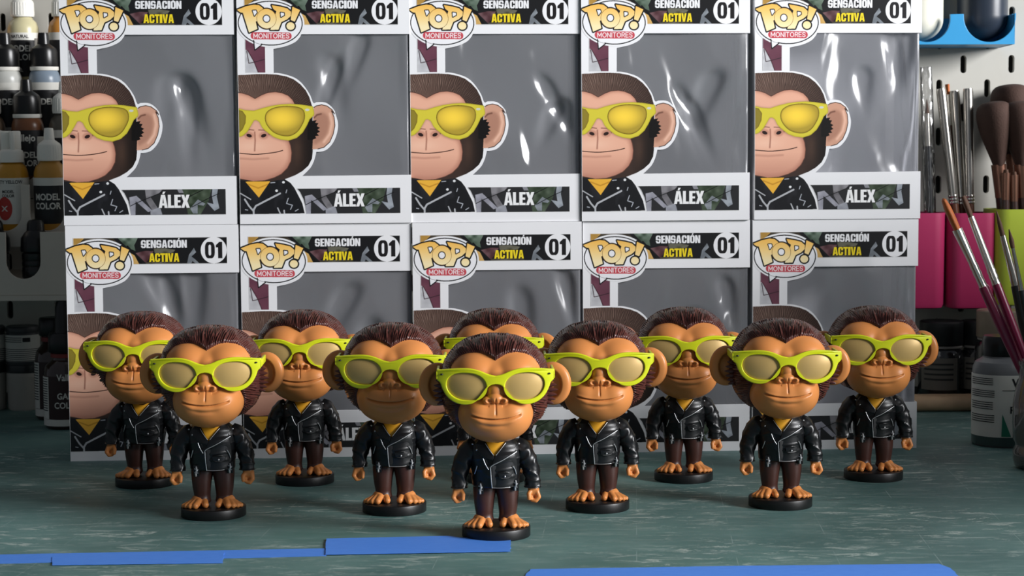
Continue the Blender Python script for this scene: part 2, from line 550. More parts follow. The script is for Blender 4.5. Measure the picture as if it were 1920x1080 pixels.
ST = {'M': (1, [[(0, 0), (0, 1), (.5, .25), (1, 1), (1, 0)]]), 'O': (1, [[(.5 + .5 * math.cos(t), .5 + .5 * math.sin(t)) for t in np.linspace(0, 2 * math.pi, 15)]]),
      'N': (.8, [[(0, 0), (0, 1), (1, 0), (1, 1)]]), 'I': (.05, [[(.5, 0), (.5, 1)]]), 'T': (.75, [[(0, 1), (1, 1)], [(.5, 1), (.5, 0)]]),
      'R': (.72, [[(0, 0), (0, 1), (.7, 1), (1, .85), (1, .65), (.7, .5), (0, .5)], [(.6, .5), (1, 0)]]),
      'E': (.7, [[(1, 0), (0, 0), (0, 1), (1, 1)], [(0, .5), (.9, .5)]]), 'S': (.7, [[(1, .8), (.8, 1), (.2, 1), (0, .8), (.1, .6), (.9, .4), (1, .2), (.8, 0), (.2, 0), (0, .2)]])}
def thin_word(cv, txt, x0, y0, x1, y1, w, slope=0):
    m = np.zeros((cv.h, cv.w), bool); gap = .33
    k = (x1 - x0) / (sum(ST[c][0] for c in txt) + gap * (len(txt) - 1)); x = x0
    for c in txt:
        for p in ST[c][1]:
            m |= cv.line([(x + a * ST[c][0] * k, y0 + b * (y1 - y0) + slope * (x + a * ST[c][0] * k - x0)) for a, b in p], w)
        x += (ST[c][0] + gap) * k
    return m

def box_print():
    cv = Canvas(); B = lambda p: tr('B', p); A = lambda p: tr('A', p); C = lambda p: tr('C', p)
    gx, gy = np.meshgrid(cv.X, cv.Y)
    blk = (22, 22, 24)
    SP = lambda p, n=6: spline(p, n, closed=True)
    def nz(fx, fy, seed):
        r = np.random.default_rng(seed); h, w = max(int(BH / fy), 2) + 2, max(int(BW / fx), 2) + 2
        g = r.random((h, w)); u = gx / fx; v = gy / fy
        i, j = v.astype(int), u.astype(int); a, b = v - i, u - j
        a = a * a * (3 - 2 * a); b = b * b * (3 - 2 * b)
        return g[i, j] * (1 - a) * (1 - b) + g[i + 1, j] * a * (1 - b) + g[i, j + 1] * (1 - a) * b + g[i + 1, j + 1] * a * b
    # ---- header strip
    hs = cv.poly([(5.3, 132.9), (107.3, 132.9), (107.3, 150.55), (5.3, 150.55)])
    cv.fill(hs, blk)
    n1 = nz(3, 2.5, 1)
    def patch(k, pts, c, var=20, m0=hs):
        m = cv.poly(tr(k, pts)) & m0
        cv.fill(m, np.clip(np.array(c, float) + (n1[..., None] - .5) * 2 * var, 0, 255))
    patch('C', [(200, 70), (330, 70), (250, 150), (200, 190)], (190, 150, 80), 25)
    patch('C', [(330, 60), (560, 60), (640, 150), (560, 200), (300, 110)], (70, 62, 50), 30)
    patch('C', [(600, 60), (800, 60), (760, 140), (770, 190), (700, 160)], (96, 112, 98), 45)
    patch('C', [(690, 190), (760, 230), (810, 330), (690, 330)], (196, 156, 88), 22)
    patch('C', [(770, 210), (850, 190), (930, 190), (900, 240), (860, 300)], (92, 62, 66), 28)
    patch('C', [(930, 170), (1000, 160), (1120, 180), (1100, 205), (940, 210)], (86, 84, 70), 30)
    patch('C', [(860, 290), (1150, 280), (1160, 305), (860, 312)], (78, 74, 64), 25)
    patch('C', [(1222, 300), (1240, 225), (1285, 162), (1303, 200), (1262, 240), (1290, 262), (1334, 305), (1300, 305), (1270, 280), (1256, 305)], (128, 134, 140), 22)
    cv.fill(cv.line(C([(700, 150), (760, 215), (840, 330)]), 1.2) & hs, (14, 12, 12))
    cv.fill(cv.ell((98.5, 141.8), (8.7, 8.9)), (238, 238, 240))
    cv.fill(word(cv, '01', 92.6, 136.3, 104.2, 147.4, 0, .12), (26, 24, 26))
    for dx, dy, cs, ca in ((.35, -.35, (20, 20, 22), (20, 20, 22)), (0, 0, (236, 236, 238), (240, 214, 40))):
        cv.fill(word(cv, 'SENSACIÓN', 50.1 + dx, 143.6 + dy, 80.6 + dx, 148.9 + dy, 0, .08), cs)
        cv.fill(word(cv, 'ACTIVA', 55.4 + dx, 134.3 + dy, 75.4 + dx, 140.0 + dy, 0, .06), ca)
    # ---- side strip under the bubble
    ss = cv.poly([(5.5, 101.2), (18.5, 101.2), (18.5, 130), (5.5, 130)])
    cv.fill(ss, (96, 54, 70)); 
    cv.tint(ss, (126, 80, 92), nz(4, 5, 3) * .6)
    patch('C', [(214, 525), (248, 545), (300, 640), (335, 750), (214, 750)], (188, 188, 192), 16, ss)
    cv.fill(cv.line(C([(238, 545), (246, 600), (254, 655), (300, 645), (398, 618)]), .55) & ss, (60, 40, 48))
    cv.fill(cv.line(C([(246, 540), (300, 640), (338, 745)]), .6) & ss, (70, 36, 46))
    # ---- speech bubble: white margin, outline, tail
    el = tr('C', [(450 + 300 * math.cos(t), 297 + 214 * math.sin(t)) for t in np.linspace(0, 2 * np.pi, 60)])
    cv.fill(cv.poly(el), (236, 236, 238))
    el = tr('C', [(450 + 281 * math.cos(t), 298 + 194 * math.sin(t)) for t in np.linspace(0, 2 * np.pi, 60)])
    tail = C([(300, 448), (308, 540), (378, 478)])
    cv.fill(cv.poly(el) | cv.poly(tail), (238, 238, 241))
    cv.fill(cv.line(el, .72, True), blk)
    cv.fill(cv.line(C([(300, 452), (309, 538), (376, 486)]), .72), blk)
    cv.fill(cv.poly(C([(306, 440), (312, 470), (360, 484), (372, 470)])), (238, 238, 241))
    # ---- POP! lettering
    P1 = C(SP([(160, 182), (240, 150), (310, 135), (355, 140), (388, 165), (398, 205), (385, 240), (355, 268)], 1) + [(322, 285), (336, 350), (262, 382), (212, 208), (190, 205)])
    P2 = C([(466, 138), (540, 150), (600, 165), (634, 195), (632, 230), (600, 262), (548, 287), (520, 355), (450, 357), (500, 210), (506, 192), (480, 172)])
    Oo = tr('C', [(418 + 84 * math.cos(t), 258 + 86 * math.sin(t)) for t in np.linspace(0, 2 * np.pi, 40)])
    Oi = tr('C', [(418 + 26 * math.cos(t), 258 + 28 * math.sin(t)) for t in np.linspace(0, 2 * np.pi, 24)])
    Ex = C([(648, 150), (714, 180), (666, 282), (630, 268)])
    Dt = tr('C', [(628 + 36 * math.cos(t), 322 + 34 * math.sin(t)) for t in np.linspace(0, 2 * np.pi, 28)])
    H1 = C([(298, 188), (326, 186), (334, 204), (312, 234)]); H2 = C([(543, 203), (572, 207), (574, 225), (545, 242)])
    gold = np.array((244, 186, 84.)) + (np.array((250, 232, 182.)) - (244, 186, 84)) * np.clip((146.5 - gy - .0 * gx) / 15, 0, 1)[..., None]
    for p in (P1, P2, Oo, Ex, Dt): cv.fill(cv.line(p, 1.9, True), blk)
    for p, h in ((P1, H1), (P2, H2), (Oo, Oi), (Ex, None), (Dt, None)):
        if p is Oo: cv.fill(cv.line(p, .55, True), (120, 80, 30))
        cv.fill(cv.poly(p), gold)
        if h: cv.fill(cv.line(h, 1.3, True), blk); cv.fill(cv.poly(h), (238, 238, 241))
    pill = cv.poly(C(R_(275, 378, 636, 442, 30)))
    cv.fill(pill, (196, 74, 84))
    x0, y0 = C([(300, 430)])[0]; x1, y1 = C([(612, 391)])[0]
    cv.fill(thin_word(cv, 'MONITORES', x0 + .2, y0 - .1, x1, y0 + 2.9, .5), (244, 230, 232))
    # ---- monkey portrait, cropped by the left edge of the box
    keep = gx > .35
    head = cv.poly(A([(0, 700), (50, 700), (150, 697), (250, 690), (330, 690), (430, 695), (520, 712), (590, 740), (650, 785), (700, 840), (735, 905), (760, 985)]) + B([(706, 60), (702, 120), (708, 300), (706, 390), (700, 450), (670, 510), (620, 555), (560, 590), (470, 625), (350, 642), (60, 650), (20, 300)])) & keep
    cv.fill(head, (62, 46, 40))
    hair_top = np.clip((gy - 68) / 12, 0, 1)
    cv.tint(head, (108, 84, 74), hair_top * np.clip(1.15 - gx / 46, 0, 1))
    cx0, cy0 = 17, 60
    ang = np.arctan2(gy - cy0, gx - cx0)
    st = (np.sin(ang * 150 + nz(3, 6, 5) * 6) * .5 + .5) ** 3
    rad = np.hypot(gx - cx0, gy - cy0)
    cv.tint(head, (176, 150, 136), st * .55 * np.clip((rad - 28) / 6, 0, 1) * np.clip((44 - rad) / 8, 0, 1) * (gy > 68) * np.clip(1.3 - gx / 42, 0, 1))
    st2 = (np.sin(ang * 210 + 2 + nz(2, 5, 6) * 7) * .5 + .5) ** 3
    cv.tint(head, (26, 18, 16), st2 * .7 * np.clip((rad - 24) / 8, 0, 1) * (gy > 60))
    cv.tint(head, (20, 15, 13), np.clip((gx - 33) / 16, 0, 1) * np.clip((78 - gy) / 12, 0, 1) * .85)
    cv.tint(head, (84, 62, 50), np.exp(-((gx - 39) / 3.5) ** 2) * np.clip((62 - gy) / 10, 0, 1) * np.clip((gy - 34) / 12, 0, 1) * .6)
    # ear
    ear_p = A([(778, 1000), (800, 985), (850, 975), (900, 987), (948, 1022), (970, 1060)]) + B([(862, 45), (886, 100), (893, 170), (880, 240), (850, 310), (800, 355), (750, 368), (703, 371), (708, 250), (706, 60)])
    ear = cv.poly(ear_p)
    cv.fill(ear, (206, 156, 132))
    e_in = cv.poly(B(SP([(716, 130), (730, 80), (790, 60), (835, 100), (840, 180), (815, 260), (760, 310), (712, 320)])))
    cv.tint(ear, (150, 104, 86), cv.blur(e_in, 1.2) * .55)
    cv.tint(ear, (236, 190, 166), cv.blur(cv.line(B([(850, 70), (868, 150), (850, 240), (800, 310)]), 1.6), .8) * .9)
    cv.tint(ear, (110, 72, 58), cv.blur(cv.line(B([(716, 105), (740, 80), (775, 72)]), .9), .4))
    cv.fill(cv.line(ear_p[:-3], .55), (60, 38, 32))
    tuft = cv.poly(B([(660, 160), (680, 112), (700, 130), (737, 124), (726, 146), (753, 150), (739, 175), (767, 190), (746, 204), (767, 222), (741, 236), (758, 256), (726, 260), (736, 278), (700, 292), (660, 290)]))
    cv.fill(tuft, (16, 12, 11))
    # face
    skin = cv.poly(A(spline([(0, 850), (50, 860), (110, 866), (170, 884), (230, 917)], 4) + spline([(232, 917), (290, 884), (350, 861), (420, 855), (480, 865), (540, 890), (580, 930), (604, 975)], 4)) + B([(660, 60), (560, 280), (500, 296)]) + B([(60, 300), (10, 200)])) & keep
    muz = cv.poly(B([(20, 250), (120, 200), (160, 205), (205, 130), (235, 128), (275, 190), (330, 240), (500, 296), (516, 340), (526, 400), (520, 470), (490, 530), (440, 580), (380, 610), (300, 634), (200, 640), (82, 618), (20, 600)])) & keep
    face = skin | muz
    cv.fill(face, (232, 176, 150))
    inner = cv.blur(face | (gx < .5), 2.5)
    cv.tint(face, (168, 112, 92), np.clip((1 - inner) * 1.5, 0, .9))
    mb = cv.blur(muz | (gx < .5), 4)
    cv.tint(muz, (184, 126, 106), np.clip((.92 - mb) * 1.5, 0, .8) * (gy < 62))
    cv.tint(muz, (190, 132, 112), np.clip((46 - gy) / 16, 0, 1) * .7)
    cv.tint(face, (244, 198, 172), np.exp(-((gx - 8) / 12) ** 2 - ((gy - 52) / 4) ** 2) * .7)
    cv.fill(cv.line(B([(500, 298), (516, 340), (526, 400), (520, 470), (490, 530), (440, 580), (380, 610), (300, 634)]), .4), (120, 78, 64))
    cv.fill(cv.line(A([(50, 860), (110, 866), (170, 884), (230, 917), (290, 884), (350, 861), (420, 855), (480, 865), (540, 890), (580, 930), (604, 975)]), .4), (70, 42, 36))
    # nose and mouth
    for c, r in (((165, 256), .35), ((288, 256), -.35)):
        p = tr('B', [c])[0]
        cv.tint(face, (176, 118, 98), cv.blur(cv.ell(p, (3.2, 2.4)), .8) * .55)
        cv.fill(cv.ell(p, (1.9, 1.15), -r), (44, 26, 24))
    for p in ([(120, 250), (130, 225), (165, 205), (205, 210)], [(335, 250), (325, 225), (290, 210), (245, 208)]):
        cv.tint(face, (120, 76, 62), cv.blur(cv.line(B(p), .5), .25))
    cv.tint(face, (150, 96, 80), cv.blur(cv.line(B([(212, 225), (216, 300), (212, 385)]), .7), .35))
    cv.tint(face, (200, 146, 124), cv.blur(cv.line(B([(70, 448), (200, 456), (330, 448)]), 1.2), .6))
    cv.fill(cv.line(B(spline([(72, 404), (150, 411), (230, 414), (330, 405), (400, 394), (450, 381)], 4)), .62) & keep, (54, 28, 24))
    # glasses
    gl = cv.poly(A([(0, 990), (60, 1003), (140, 1023), (220, 1029), (300, 1004), (380, 984), (470, 970), (560, 965), (650, 972), (770, 990)]) + B([(718, 70), (712, 88), (680, 115), (655, 170), (620, 230), (570, 275), (500, 298), (430, 290), (370, 268), (330, 238), (300, 215), (275, 190), (250, 142), (225, 126), (205, 130), (180, 175), (150, 225), (110, 260), (40, 282)])) & keep
    cv.tint(face | head, (60, 34, 26), cv.blur(gl, 1.2) * .35)
    cv.fill(gl, (214, 200, 62))
    gb = cv.blur(gl, .7)
    cv.tint(gl, (160, 148, 38), np.clip((1 - gb) * 1.6, 0, .8))
    lensR = cv.poly(B(SP([(300, 112), (313, 62), (360, 28), (430, 11), (510, 8), (590, 20), (628, 50), (634, 110), (610, 170), (570, 225), (510, 257), (440, 254), (370, 225), (318, 168)])))
    lensL = cv.poly(B([(0, 20), (60, 36), (108, 48), (138, 90), (134, 150), (110, 205), (65, 248), (0, 270)])) & keep
    lens = lensR | lensL
    lx, ly = tr('B', [(440, 110)])[0]
    d = np.hypot((gx - lx) / 14, (gy - ly) / 9)
    lc = np.array((255, 210, 64.)) * (1 - np.clip(d, 0, 1)[..., None] ** 2 * .30) + np.array((0, 6, 8.))
    cv.fill(lens, np.clip(lc, 0, 255))
    cv.tint(lensL, (120, 110, 40), .6)
    cv.tint(lens, (110, 88, 20), np.clip((1 - cv.blur(lens, 1.0)) * 1.3, 0, .9))
    cv.fill(cv.line(B(SP([(300, 112), (313, 62), (360, 28), (430, 11), (510, 8), (590, 20), (628, 50), (634, 110), (610, 170), (570, 225), (510, 257), (440, 254), (370, 225), (318, 168)])), .45, True), (118, 100, 24))
    cv.fill(cv.ell(tr('B', [(657, 38)])[0], (1.5, .8)), (206, 208, 200))
    # jacket and shirt
    jk = cv.poly(B([(20, 625), (85, 632), (200, 642), (345, 642), (470, 625), (518, 655), (553, 700), (590, 770), (620, 830), (641, 914), (20, 924)])) & keep & (gy > 6.5)
    cv.fill(jk, (24, 24, 27))
    cv.tint(jk, (62, 62, 68), np.clip(nz(4, 6, 9) - .55, 0, 1) * 1.1)
    sh = cv.poly(B([(135, 645), (345, 642), (250, 780)]))
    cv.fill(sh, (236, 178, 62)); cv.tint(sh, (180, 124, 36), cv.blur(cv.line(B([(160, 668), (245, 700), (325, 668)]), .6), .4))
    for p, w in (([(130, 795), (165, 850), (205, 895)], 1.1), ([(205, 885), (225, 850), (430, 745)], 1.2), ([(205, 880), (207, 925)], 1.2), ([(95, 745), (180, 795)], .7), ([(410, 868), (432, 915)], .8), ([(465, 890), (468, 915)], 1)):
        cv.fill(cv.line(B(p), w) & jk, (178, 180, 184))
    for p in ([(500, 785), (485, 830), (535, 845), (520, 880)], [(350, 655), (385, 652)], [(560, 895), (585, 880)], [(480, 740), (487, 715)], [(135, 882), (155, 886)]):
        cv.fill(cv.line(B(p), .55) & jk, (172, 176, 184))
    for c in ((400, 722), (458, 650)): cv.fill(cv.ell(tr('B', [c])[0], (.9, .8)), (226, 228, 230))
    # ---- name strip
    y0 = 6.6
    ns = cv.poly([(107.6, y0), (107.6, 23.7)] + B([(575, 705), (600, 735), (632, 800), (645, 850), (657, 930)])) & (gy > y0) & (gy < 23.6)
    cv.fill(ns, (40, 40, 42))
    pp = lambda p, c, v=22: patch('B', p, c, v, ns)
    pp([(1080, 680), (1340, 680), (1310, 800), (1240, 920), (1140, 920)], (62, 74, 58), 26)
    pp([(640, 768), (700, 754), (836, 880), (800, 892), (694, 800), (692, 920), (655, 920)], (150, 150, 160), 14)
    pp([(770, 680), (930, 690), (885, 740), (820, 765), (885, 865), (840, 885), (785, 800)], (120, 118, 122), 24)
    pp([(820, 880), (900, 850), (920, 915), (820, 915)], (150, 152, 160), 16)
    pp([(1345, 680), (1392, 680), (1380, 760), (1402, 860), (1362, 882), (1296, 812), (1352, 824), (1338, 750)], (148, 154, 162), 14)
    pp([(1155, 862), (1220, 786), (1284, 822), (1268, 838), (1218, 830), (1218, 905), (1180, 905)], (132, 138, 144), 18)
    pp([(1040, 690), (1080, 690), (1100, 730), (1060, 730)], (140, 140, 146), 14)
    cv.fill(cv.line(B([(575, 880), (700, 815), (930, 720)]), .5) & ns, (12, 12, 12))
    cv.fill(cv.line(B([(1150, 760), (1270, 700)]), .5) & ns, (12, 12, 12))
    cv.fill(cv.line(B([(1170, 850), (1320, 770), (1400, 735)]), .5) & ns, (12, 12, 12))
    for dx, dy, c in ((.45, -.4, (14, 14, 15)), (0, 0, (240, 240, 240))):
        cv.fill(word(cv, 'ÁLEX', 63 + dx, 11.2 + dy, 83.6 + dx, 20.0 + dy, 0, .04), c)
    cv.ink &= keep
    # ---- to a vertex-coloured sheet, two raster cells per vertex
    k = 2; h, w = cv.h // k, cv.w // k
    ink = cv.ink[:h * k, :w * k].reshape(h, k, w, k).any((1, 3))
    rgb = cv.rgb[:h * k, :w * k]
    lin = np.where(rgb / 255 <= .04045, rgb / 255 / 12.92, ((rgb / 255 + .055) / 1.055) ** 2.4).reshape(h, k, w, k, 3).mean((1, 3))
    q = ink[:-1, :-1] | ink[1:, :-1] | ink[:-1, 1:] | ink[1:, 1:]
    ii, jj = np.nonzero(q)
    a = ii * w + jj
    F = np.stack([a, a + 1, a + w + 1, a + w], -1)
    used = np.unique(F); rem = np.full(h * w, -1); rem[used] = np.arange(len(used))
    px = (used % w + .5) * SS * k / 1000; pz = (used // w + .5) * SS * k / 1000
    me = make_mesh('box_print', np.stack([px, np.full(len(px), -.00025), pz], -1), rem[F])
    ca = me.color_attributes.new('ink', 'FLOAT_COLOR', 'POINT')
    ca.data.foreach_set('color', np.concatenate([lin.reshape(-1, 3)[used], np.ones((len(used), 1))], 1).astype(np.float32).ravel())
    return me

def print_material():
    m = bpy.data.materials.new('printed_card'); m.use_nodes = True; t = NT(m)
    a = t.new('ShaderNodeAttribute', attribute_name='ink')
    t.link(a.outputs['Color'], t.bsdf.inputs['Base Color'])
    t.bsdf.inputs['Roughness'].default_value = .42
    t.bsdf.inputs['Specular IOR Level'].default_value = .35
    return m
def film_material():
    m = bpy.data.materials.new('clear_film'); m.use_nodes = True; t = NT(m)
    t.n.remove(t.bsdf)
    out = t.n['Material Output']
    co = t.coord(); oi = t.new('ShaderNodeObjectInfo')
    off = t.new('ShaderNodeVectorMath', operation='ADD'); t.link(co, off.inputs[0])
    cm = t.new('ShaderNodeCombineXYZ')
    for i in range(3): t.link(t.math('MULTIPLY', oi.outputs['Random'], (7, 3, 5)[i]), cm.inputs[i])
    t.link(cm.outputs[0], off.inputs[1])
    n1 = t.noise(t.mapping(off.outputs[0], (24, 24, 14)), 1, 1, .4, 1.0)
    bp = t.new('ShaderNodeBump'); bp.inputs['Strength'].default_value = 1; bp.inputs['Distance'].default_value = .012
    t.link(n1, bp.inputs['Height'])
    gl = t.new('ShaderNodeBsdfGlossy'); gl.inputs['Roughness'].default_value = .2; gl.inputs['Color'].default_value = (1, 1, 1, 1)
    t.link(bp.outputs[0], gl.inputs['Normal'])
    tp = t.new('ShaderNodeBsdfTransparent'); tp.inputs['Color'].default_value = (.93, .935, .94, 1)
    fr = t.new('ShaderNodeFresnel'); fr.inputs['IOR'].default_value = 1.5
    t.link(bp.outputs[0], fr.inputs['Normal'])
    mx = t.new('ShaderNodeMixShader')
    t.link(t.math('MINIMUM', t.math('MULTIPLY', fr.outputs[0], 1.3), 1.0), mx.inputs[0]); t.link(tp.outputs[0], mx.inputs[1]); t.link(gl.outputs[0], mx.inputs[2])
    # pale diffuse share standing in for the room's reflection, lifts the dark interiors
    hz = t.new('ShaderNodeBsdfDiffuse'); hz.inputs['Color'].default_value = (.82, .83, .88, 1)
    m2 = t.new('ShaderNodeMixShader'); m2.inputs[0].default_value = .18
    t.link(mx.outputs[0], m2.inputs[1]); t.link(hz.outputs[0], m2.inputs[2])
    t.link(m2.outputs[0], out.inputs['Surface'])
    return m

def window_outline():
    A = lambda p: tr('A', p); B = lambda p: tr('B', p)
    o = [(BW, 126.6)] + A([(655, 322)]) + A(spline([(648, 340), (612, 385), (560, 415), (500, 437), (440, 450), (398, 459)], 3))
    o += A([(402, 686)]) + A(spline([(404, 680), (450, 682), (520, 697), (596, 724), (656, 768), (708, 832), (745, 893), (771, 958), (800, 951)], 3))
    o += A(spline([(830, 948), (890, 957), (940, 993), (975, 1038)], 3))[1:]
    o += B(spline([(893, 60), (915, 130), (919, 180), (908, 245), (878, 315), (830, 370), (780, 390), (736, 393)], 3))
    o += B(spline([(730, 420), (716, 470), (692, 520), (660, 557), (618, 597)], 3))
    o += [(BW, 32.3)]
    return o

def film_mesh(seed):
    """clear film folded round the front right corner, each with its own dents and waves"""
    g = np.random.default_rng(100 + seed)
    w, z0, z1, y1 = BW / 1000, .0323, .1266, .065
    nu, nv = 170, 110
    u = np.linspace(.003, w + y1 - .001, nu); z = np.linspace(z0 - .006, z1 + .006, nv)
    U, Z = np.meshgrid(u, z, indexing='ij')
    bul = .0006 * np.sin(U * g.uniform(40, 80) + Z * 25 + g.random() * 6) * np.sin(Z * 33 + g.random() * 6)
    for k in range(3):
        cu, cz = g.uniform(.06, .105), g.uniform(.06, .12)
        ru, rz = g.uniform(.005, .010), g.uniform(.008, .018)
        tilt = g.uniform(-.5, .5)
        du = (U - cu) + tilt * (Z - cz); dz = Z - cz
        q = np.hypot(du / ru, dz / rz * (1 + .5 * np.tanh(dz / rz)))
        bul = bul + g.uniform(.0016, .0030) * (1 / (1 + np.exp((q - 1) * 5)))
    inside = sstep(w - .002, w - .008, U)
    bul = np.clip(bul * inside, -.0004, .006)
    rc = .0015
    X = np.where(U < w - rc, U, np.where(U > w + rc, w - .0008, w - rc + (rc - .0008) * np.clip((U - w + rc) / (2 * rc), 0, 1)))
    Y = np.where(U < w - rc, .0015 + bul, np.where(U > w + rc, U - w + .0015, .0015 + .0015 * np.clip((U - w + rc) / (2 * rc), 0, 1)))
    return smooth(make_mesh('film', np.stack([X, Y, Z], -1), grid_faces(nu, nv)))

def build_box():
    root = empty('figure_box')
    card = mat('white_card', (236, 236, 238), .45, spec=.35, var=.01)
    inner = mat('pale_card_inside', (226, 226, 232), .7, var=.02)
    win = window_outline()
    outline = [(0, 0), (BW, 0), (BW, 32.3)] + win[::-1][1:-1] + [(BW, 126.6), (BW, BH), (0, BH)]
    mm = lambda c: [(x / 1000, z / 1000) for x, z in c]
    fp = obj('front_panel', map_verts(curve_fill([mm(outline)], .0005), lambda a: a + np.array([0, .0001, 0])), card, root)
    pr = obj('front_print', box_print(), print_material(), fp)
    pr['label'] = 'colour print of a cartoon monkey portrait with yellow sunglasses and box titles'
    d = BD / 1000; w = BW / 1000; h = BH / 1000; k = .0006
    ins = lambda n, me: obj(n, me, inner, root)
    lf = obj('side_panel', box_mesh(0, k, .0004, d, 0, h), card, root)
    obj('back_panel', box_mesh(k, w - k, d - k, d, 0, h), inner, root)
    obj('bottom_panel', box_mesh(k, w - k, .0005, d - k, 0, k), card, root)
    obj('top_panel', box_mesh(k, w - k, .0005, d - k, h - k, h), card, root)
    # grey lining seen inside
    obj('inner_lining', box_mesh(k, 2 * k, .001, d - k, k, h - k), inner, root)
    # right side: card frame round a film window
    z0, z1, y1 = .0323, .1266, .065
    fr = join([box_mesh(w - k, w, .0004, d, 0, z0), box_mesh(w - k, w, .0004, d, z1, h), box_mesh(w - k, w, y1, d, z0, z1)])
    obj('side_panel', fr, card, root)
    fl = obj('window_film', film_mesh(0), film_material(), root)
    fl['label'] = 'clear wrinkled plastic window wrapping round the right edge'
    return root

BOX0 = build_box()
c_, s_ = math.cos(ROW_YAW), math.sin(ROW_YAW)
ordn = ['leftmost', 'second from the left', 'middle', 'second from the right', 'rightmost']
for lvl in (0, 1):
    for i in range(5):
        b = BOX0 if (lvl == 0 and i == 0) else copy_tree(BOX0)
        x = (TX if lvl else BX)[i]
        if b is not BOX0:
            for ch in b.children:
                if ch.name.startswith('window_film'):
                    fm = ch.data.materials[0]; ch.data = film_mesh(lvl * 5 + i); ch.data.materials.append(fm)
        jit = (0, .0008, -.0006, .001, .0004)[i] * (1 if lvl else -1)
        b.location = (x * c_ + jit * s_, ROW_D + x * s_ - jit, lvl * BH / 1000 + lvl * .0002)
        b.rotation_euler = (0, 0, ROW_YAW)
        where = ['white window box in the bottom row behind the figurines, %s', 'white window box in the upper row of the stack, %s'][lvl] % ordn[i]
        tag(b, where, 'box', 'stacked figure boxes')

# ================================================================== monkey figurine (centimetres)
CM = .01
def cm(me): me.transform(Matrix.Scale(CM, 4)); return me

def sdf_poly(P, x, z):
    P = np.array(P); d = np.full(x.shape, 1e9); ins = np.zeros(x.shape, bool)
    for (xa, za), (xb, zb) in zip(P, np.roll(P, -1, 0)):
        dx, dz = xb - xa, zb - za; t = np.clip(((x - xa) * dx + (z - za) * dz) / (dx * dx + dz * dz + 1e-12), 0, 1)
        d = np.minimum(d, np.hypot(x - xa - t * dx, z - za - t * dz))
        if za != zb: ins ^= ((za > z) != (zb > z)) & (x < (xb - xa) * (z - za) / (zb - za) + xa)
    return np.where(ins, -d, d)

HC = np.array([0, .1, 8.05])               # head centre
def dirs(nt, nphi, tmax=np.pi, power=1.0):
    th = (np.linspace(0, 1, nt) ** power) * tmax; ph = np.linspace(0, 2 * np.pi, nphi, endpoint=False)
    T, Ph = np.meshgrid(th, ph, indexing='ij')
    return np.stack([np.sin(T) * np.cos(Ph), -np.cos(T), np.sin(T) * np.sin(Ph)], -1), T, Ph
def ray_ell(D, c, r):
    o = (HC - np.array(c)) / r; d = D / np.array(r)
    a = (d * d).sum(-1); b = (d * o).sum(-1); q = (o * o).sum() - 1
    disc = b * b - a * q
    return np.where(disc > 0, (-b + np.sqrt(np.maximum(disc, 0))) / a, 0)
def head_r(D):
    p = 2.35
    zr = np.where(D[..., 2] > 0, 2.72, 2.62)
    return (np.abs(D[..., 0] / 2.86) ** p + np.abs(D[..., 1] / 2.55) ** p + np.abs(D[..., 2] / zr) ** p) ** (-1 / p)

half = [(0, 9.62), (.3, 9.82), (.75, 9.99), (1.2, 10.0), (1.7, 9.84), (2.1, 9.45), (2.28, 8.9), (2.25, 8.2), (2.0, 7.7), (1.85, 7.35), (1.95, 6.9), (1.85, 6.3), (1.5, 5.75), (.9, 5.4), (0, 5.25)]
FACE_OUT = spline(half, 4)[:-1] + [(-x, z) for x, z in spline(half, 4)[::-1][:-1]]

def face_mesh():
    D, T, Ph = dirs(230, 300, 2.2, 1.0)
    rs = [head_r(D) * .955]
    for sx in (-1, 1):
        rs.append(ray_ell(D, (sx * .98, -.95, 8.92), (1.40, 1.58, 1.10)))
        rs.append(ray_ell(D, (sx * .43, -2.74, 7.63), (.25, .36, .20)))
        rs.append(ray_ell(D, (sx * .75, -1.45, 6.75), (1.2, 1.7, 1.2)))
    rs.append(ray_ell(D, (0, -1.45, 6.6), (1.82, 1.75, 1.36)))
    rs.append(ray_ell(D, (0, -2.05, 8.1), (.60, .95, .8)))
    rs.append(ray_ell(D, (0, -2.70, 7.72), (.46, .44, .28)))
    rs.append(ray_ell(D, (0, -1.1, 8.85), (1.0, 1.40, .80)))
    k = .075
    R = np.stack(rs, 0); M = R.max(0)
    r = M + k * np.log(np.exp((R - M) / k).sum(0))
    P = HC + D * r[..., None]
    x, z = P[..., 0], P[..., 2]; front = P[..., 1] < -.6
    disp = np.zeros_like(r)
    zm = 6.64 + .22 * (x / 1.3) ** 2
    ends = sstep(1.38, 1.2, np.abs(x))
    dm = z - zm
    disp -= .19 * np.exp(-(dm / .045) ** 2) * ends
    disp += .03 * np.exp(-((dm - .10) / .07) ** 2) * ends
    disp += .045 * np.exp(-((dm + .16) / .1) ** 2) * sstep(1.2, .7, np.abs(x))
    disp -= .035 * np.exp(-((dm + .36) / .09) ** 2) * sstep(.8, .3, np.abs(x))
    disp -= .07 * np.exp(-(x / .045) ** 2) * sstep(6.8, 6.95, z) * sstep(7.85, 7.6, z)
    for sx in (-1, 1):
        disp -= .2 * np.exp(-(((x - sx * .33) / .14) ** 2 + ((z - 7.60 - sx * (x - sx * .33) * .25) / .085) ** 2) ** 1.3)
        disp -= .05 * np.exp(-((np.hypot((x - sx * .36) / 1.2, z - 7.65) - .33) / .045) ** 2) * (np.abs(x) > .34) * sstep(7.9, 7.7, z)
    disp *= front
    P = HC + D * (r + disp)[..., None]
    return smooth(make_mesh('face', P, grid_faces(230, 300, wrap_v=True)[:, ::-1]))

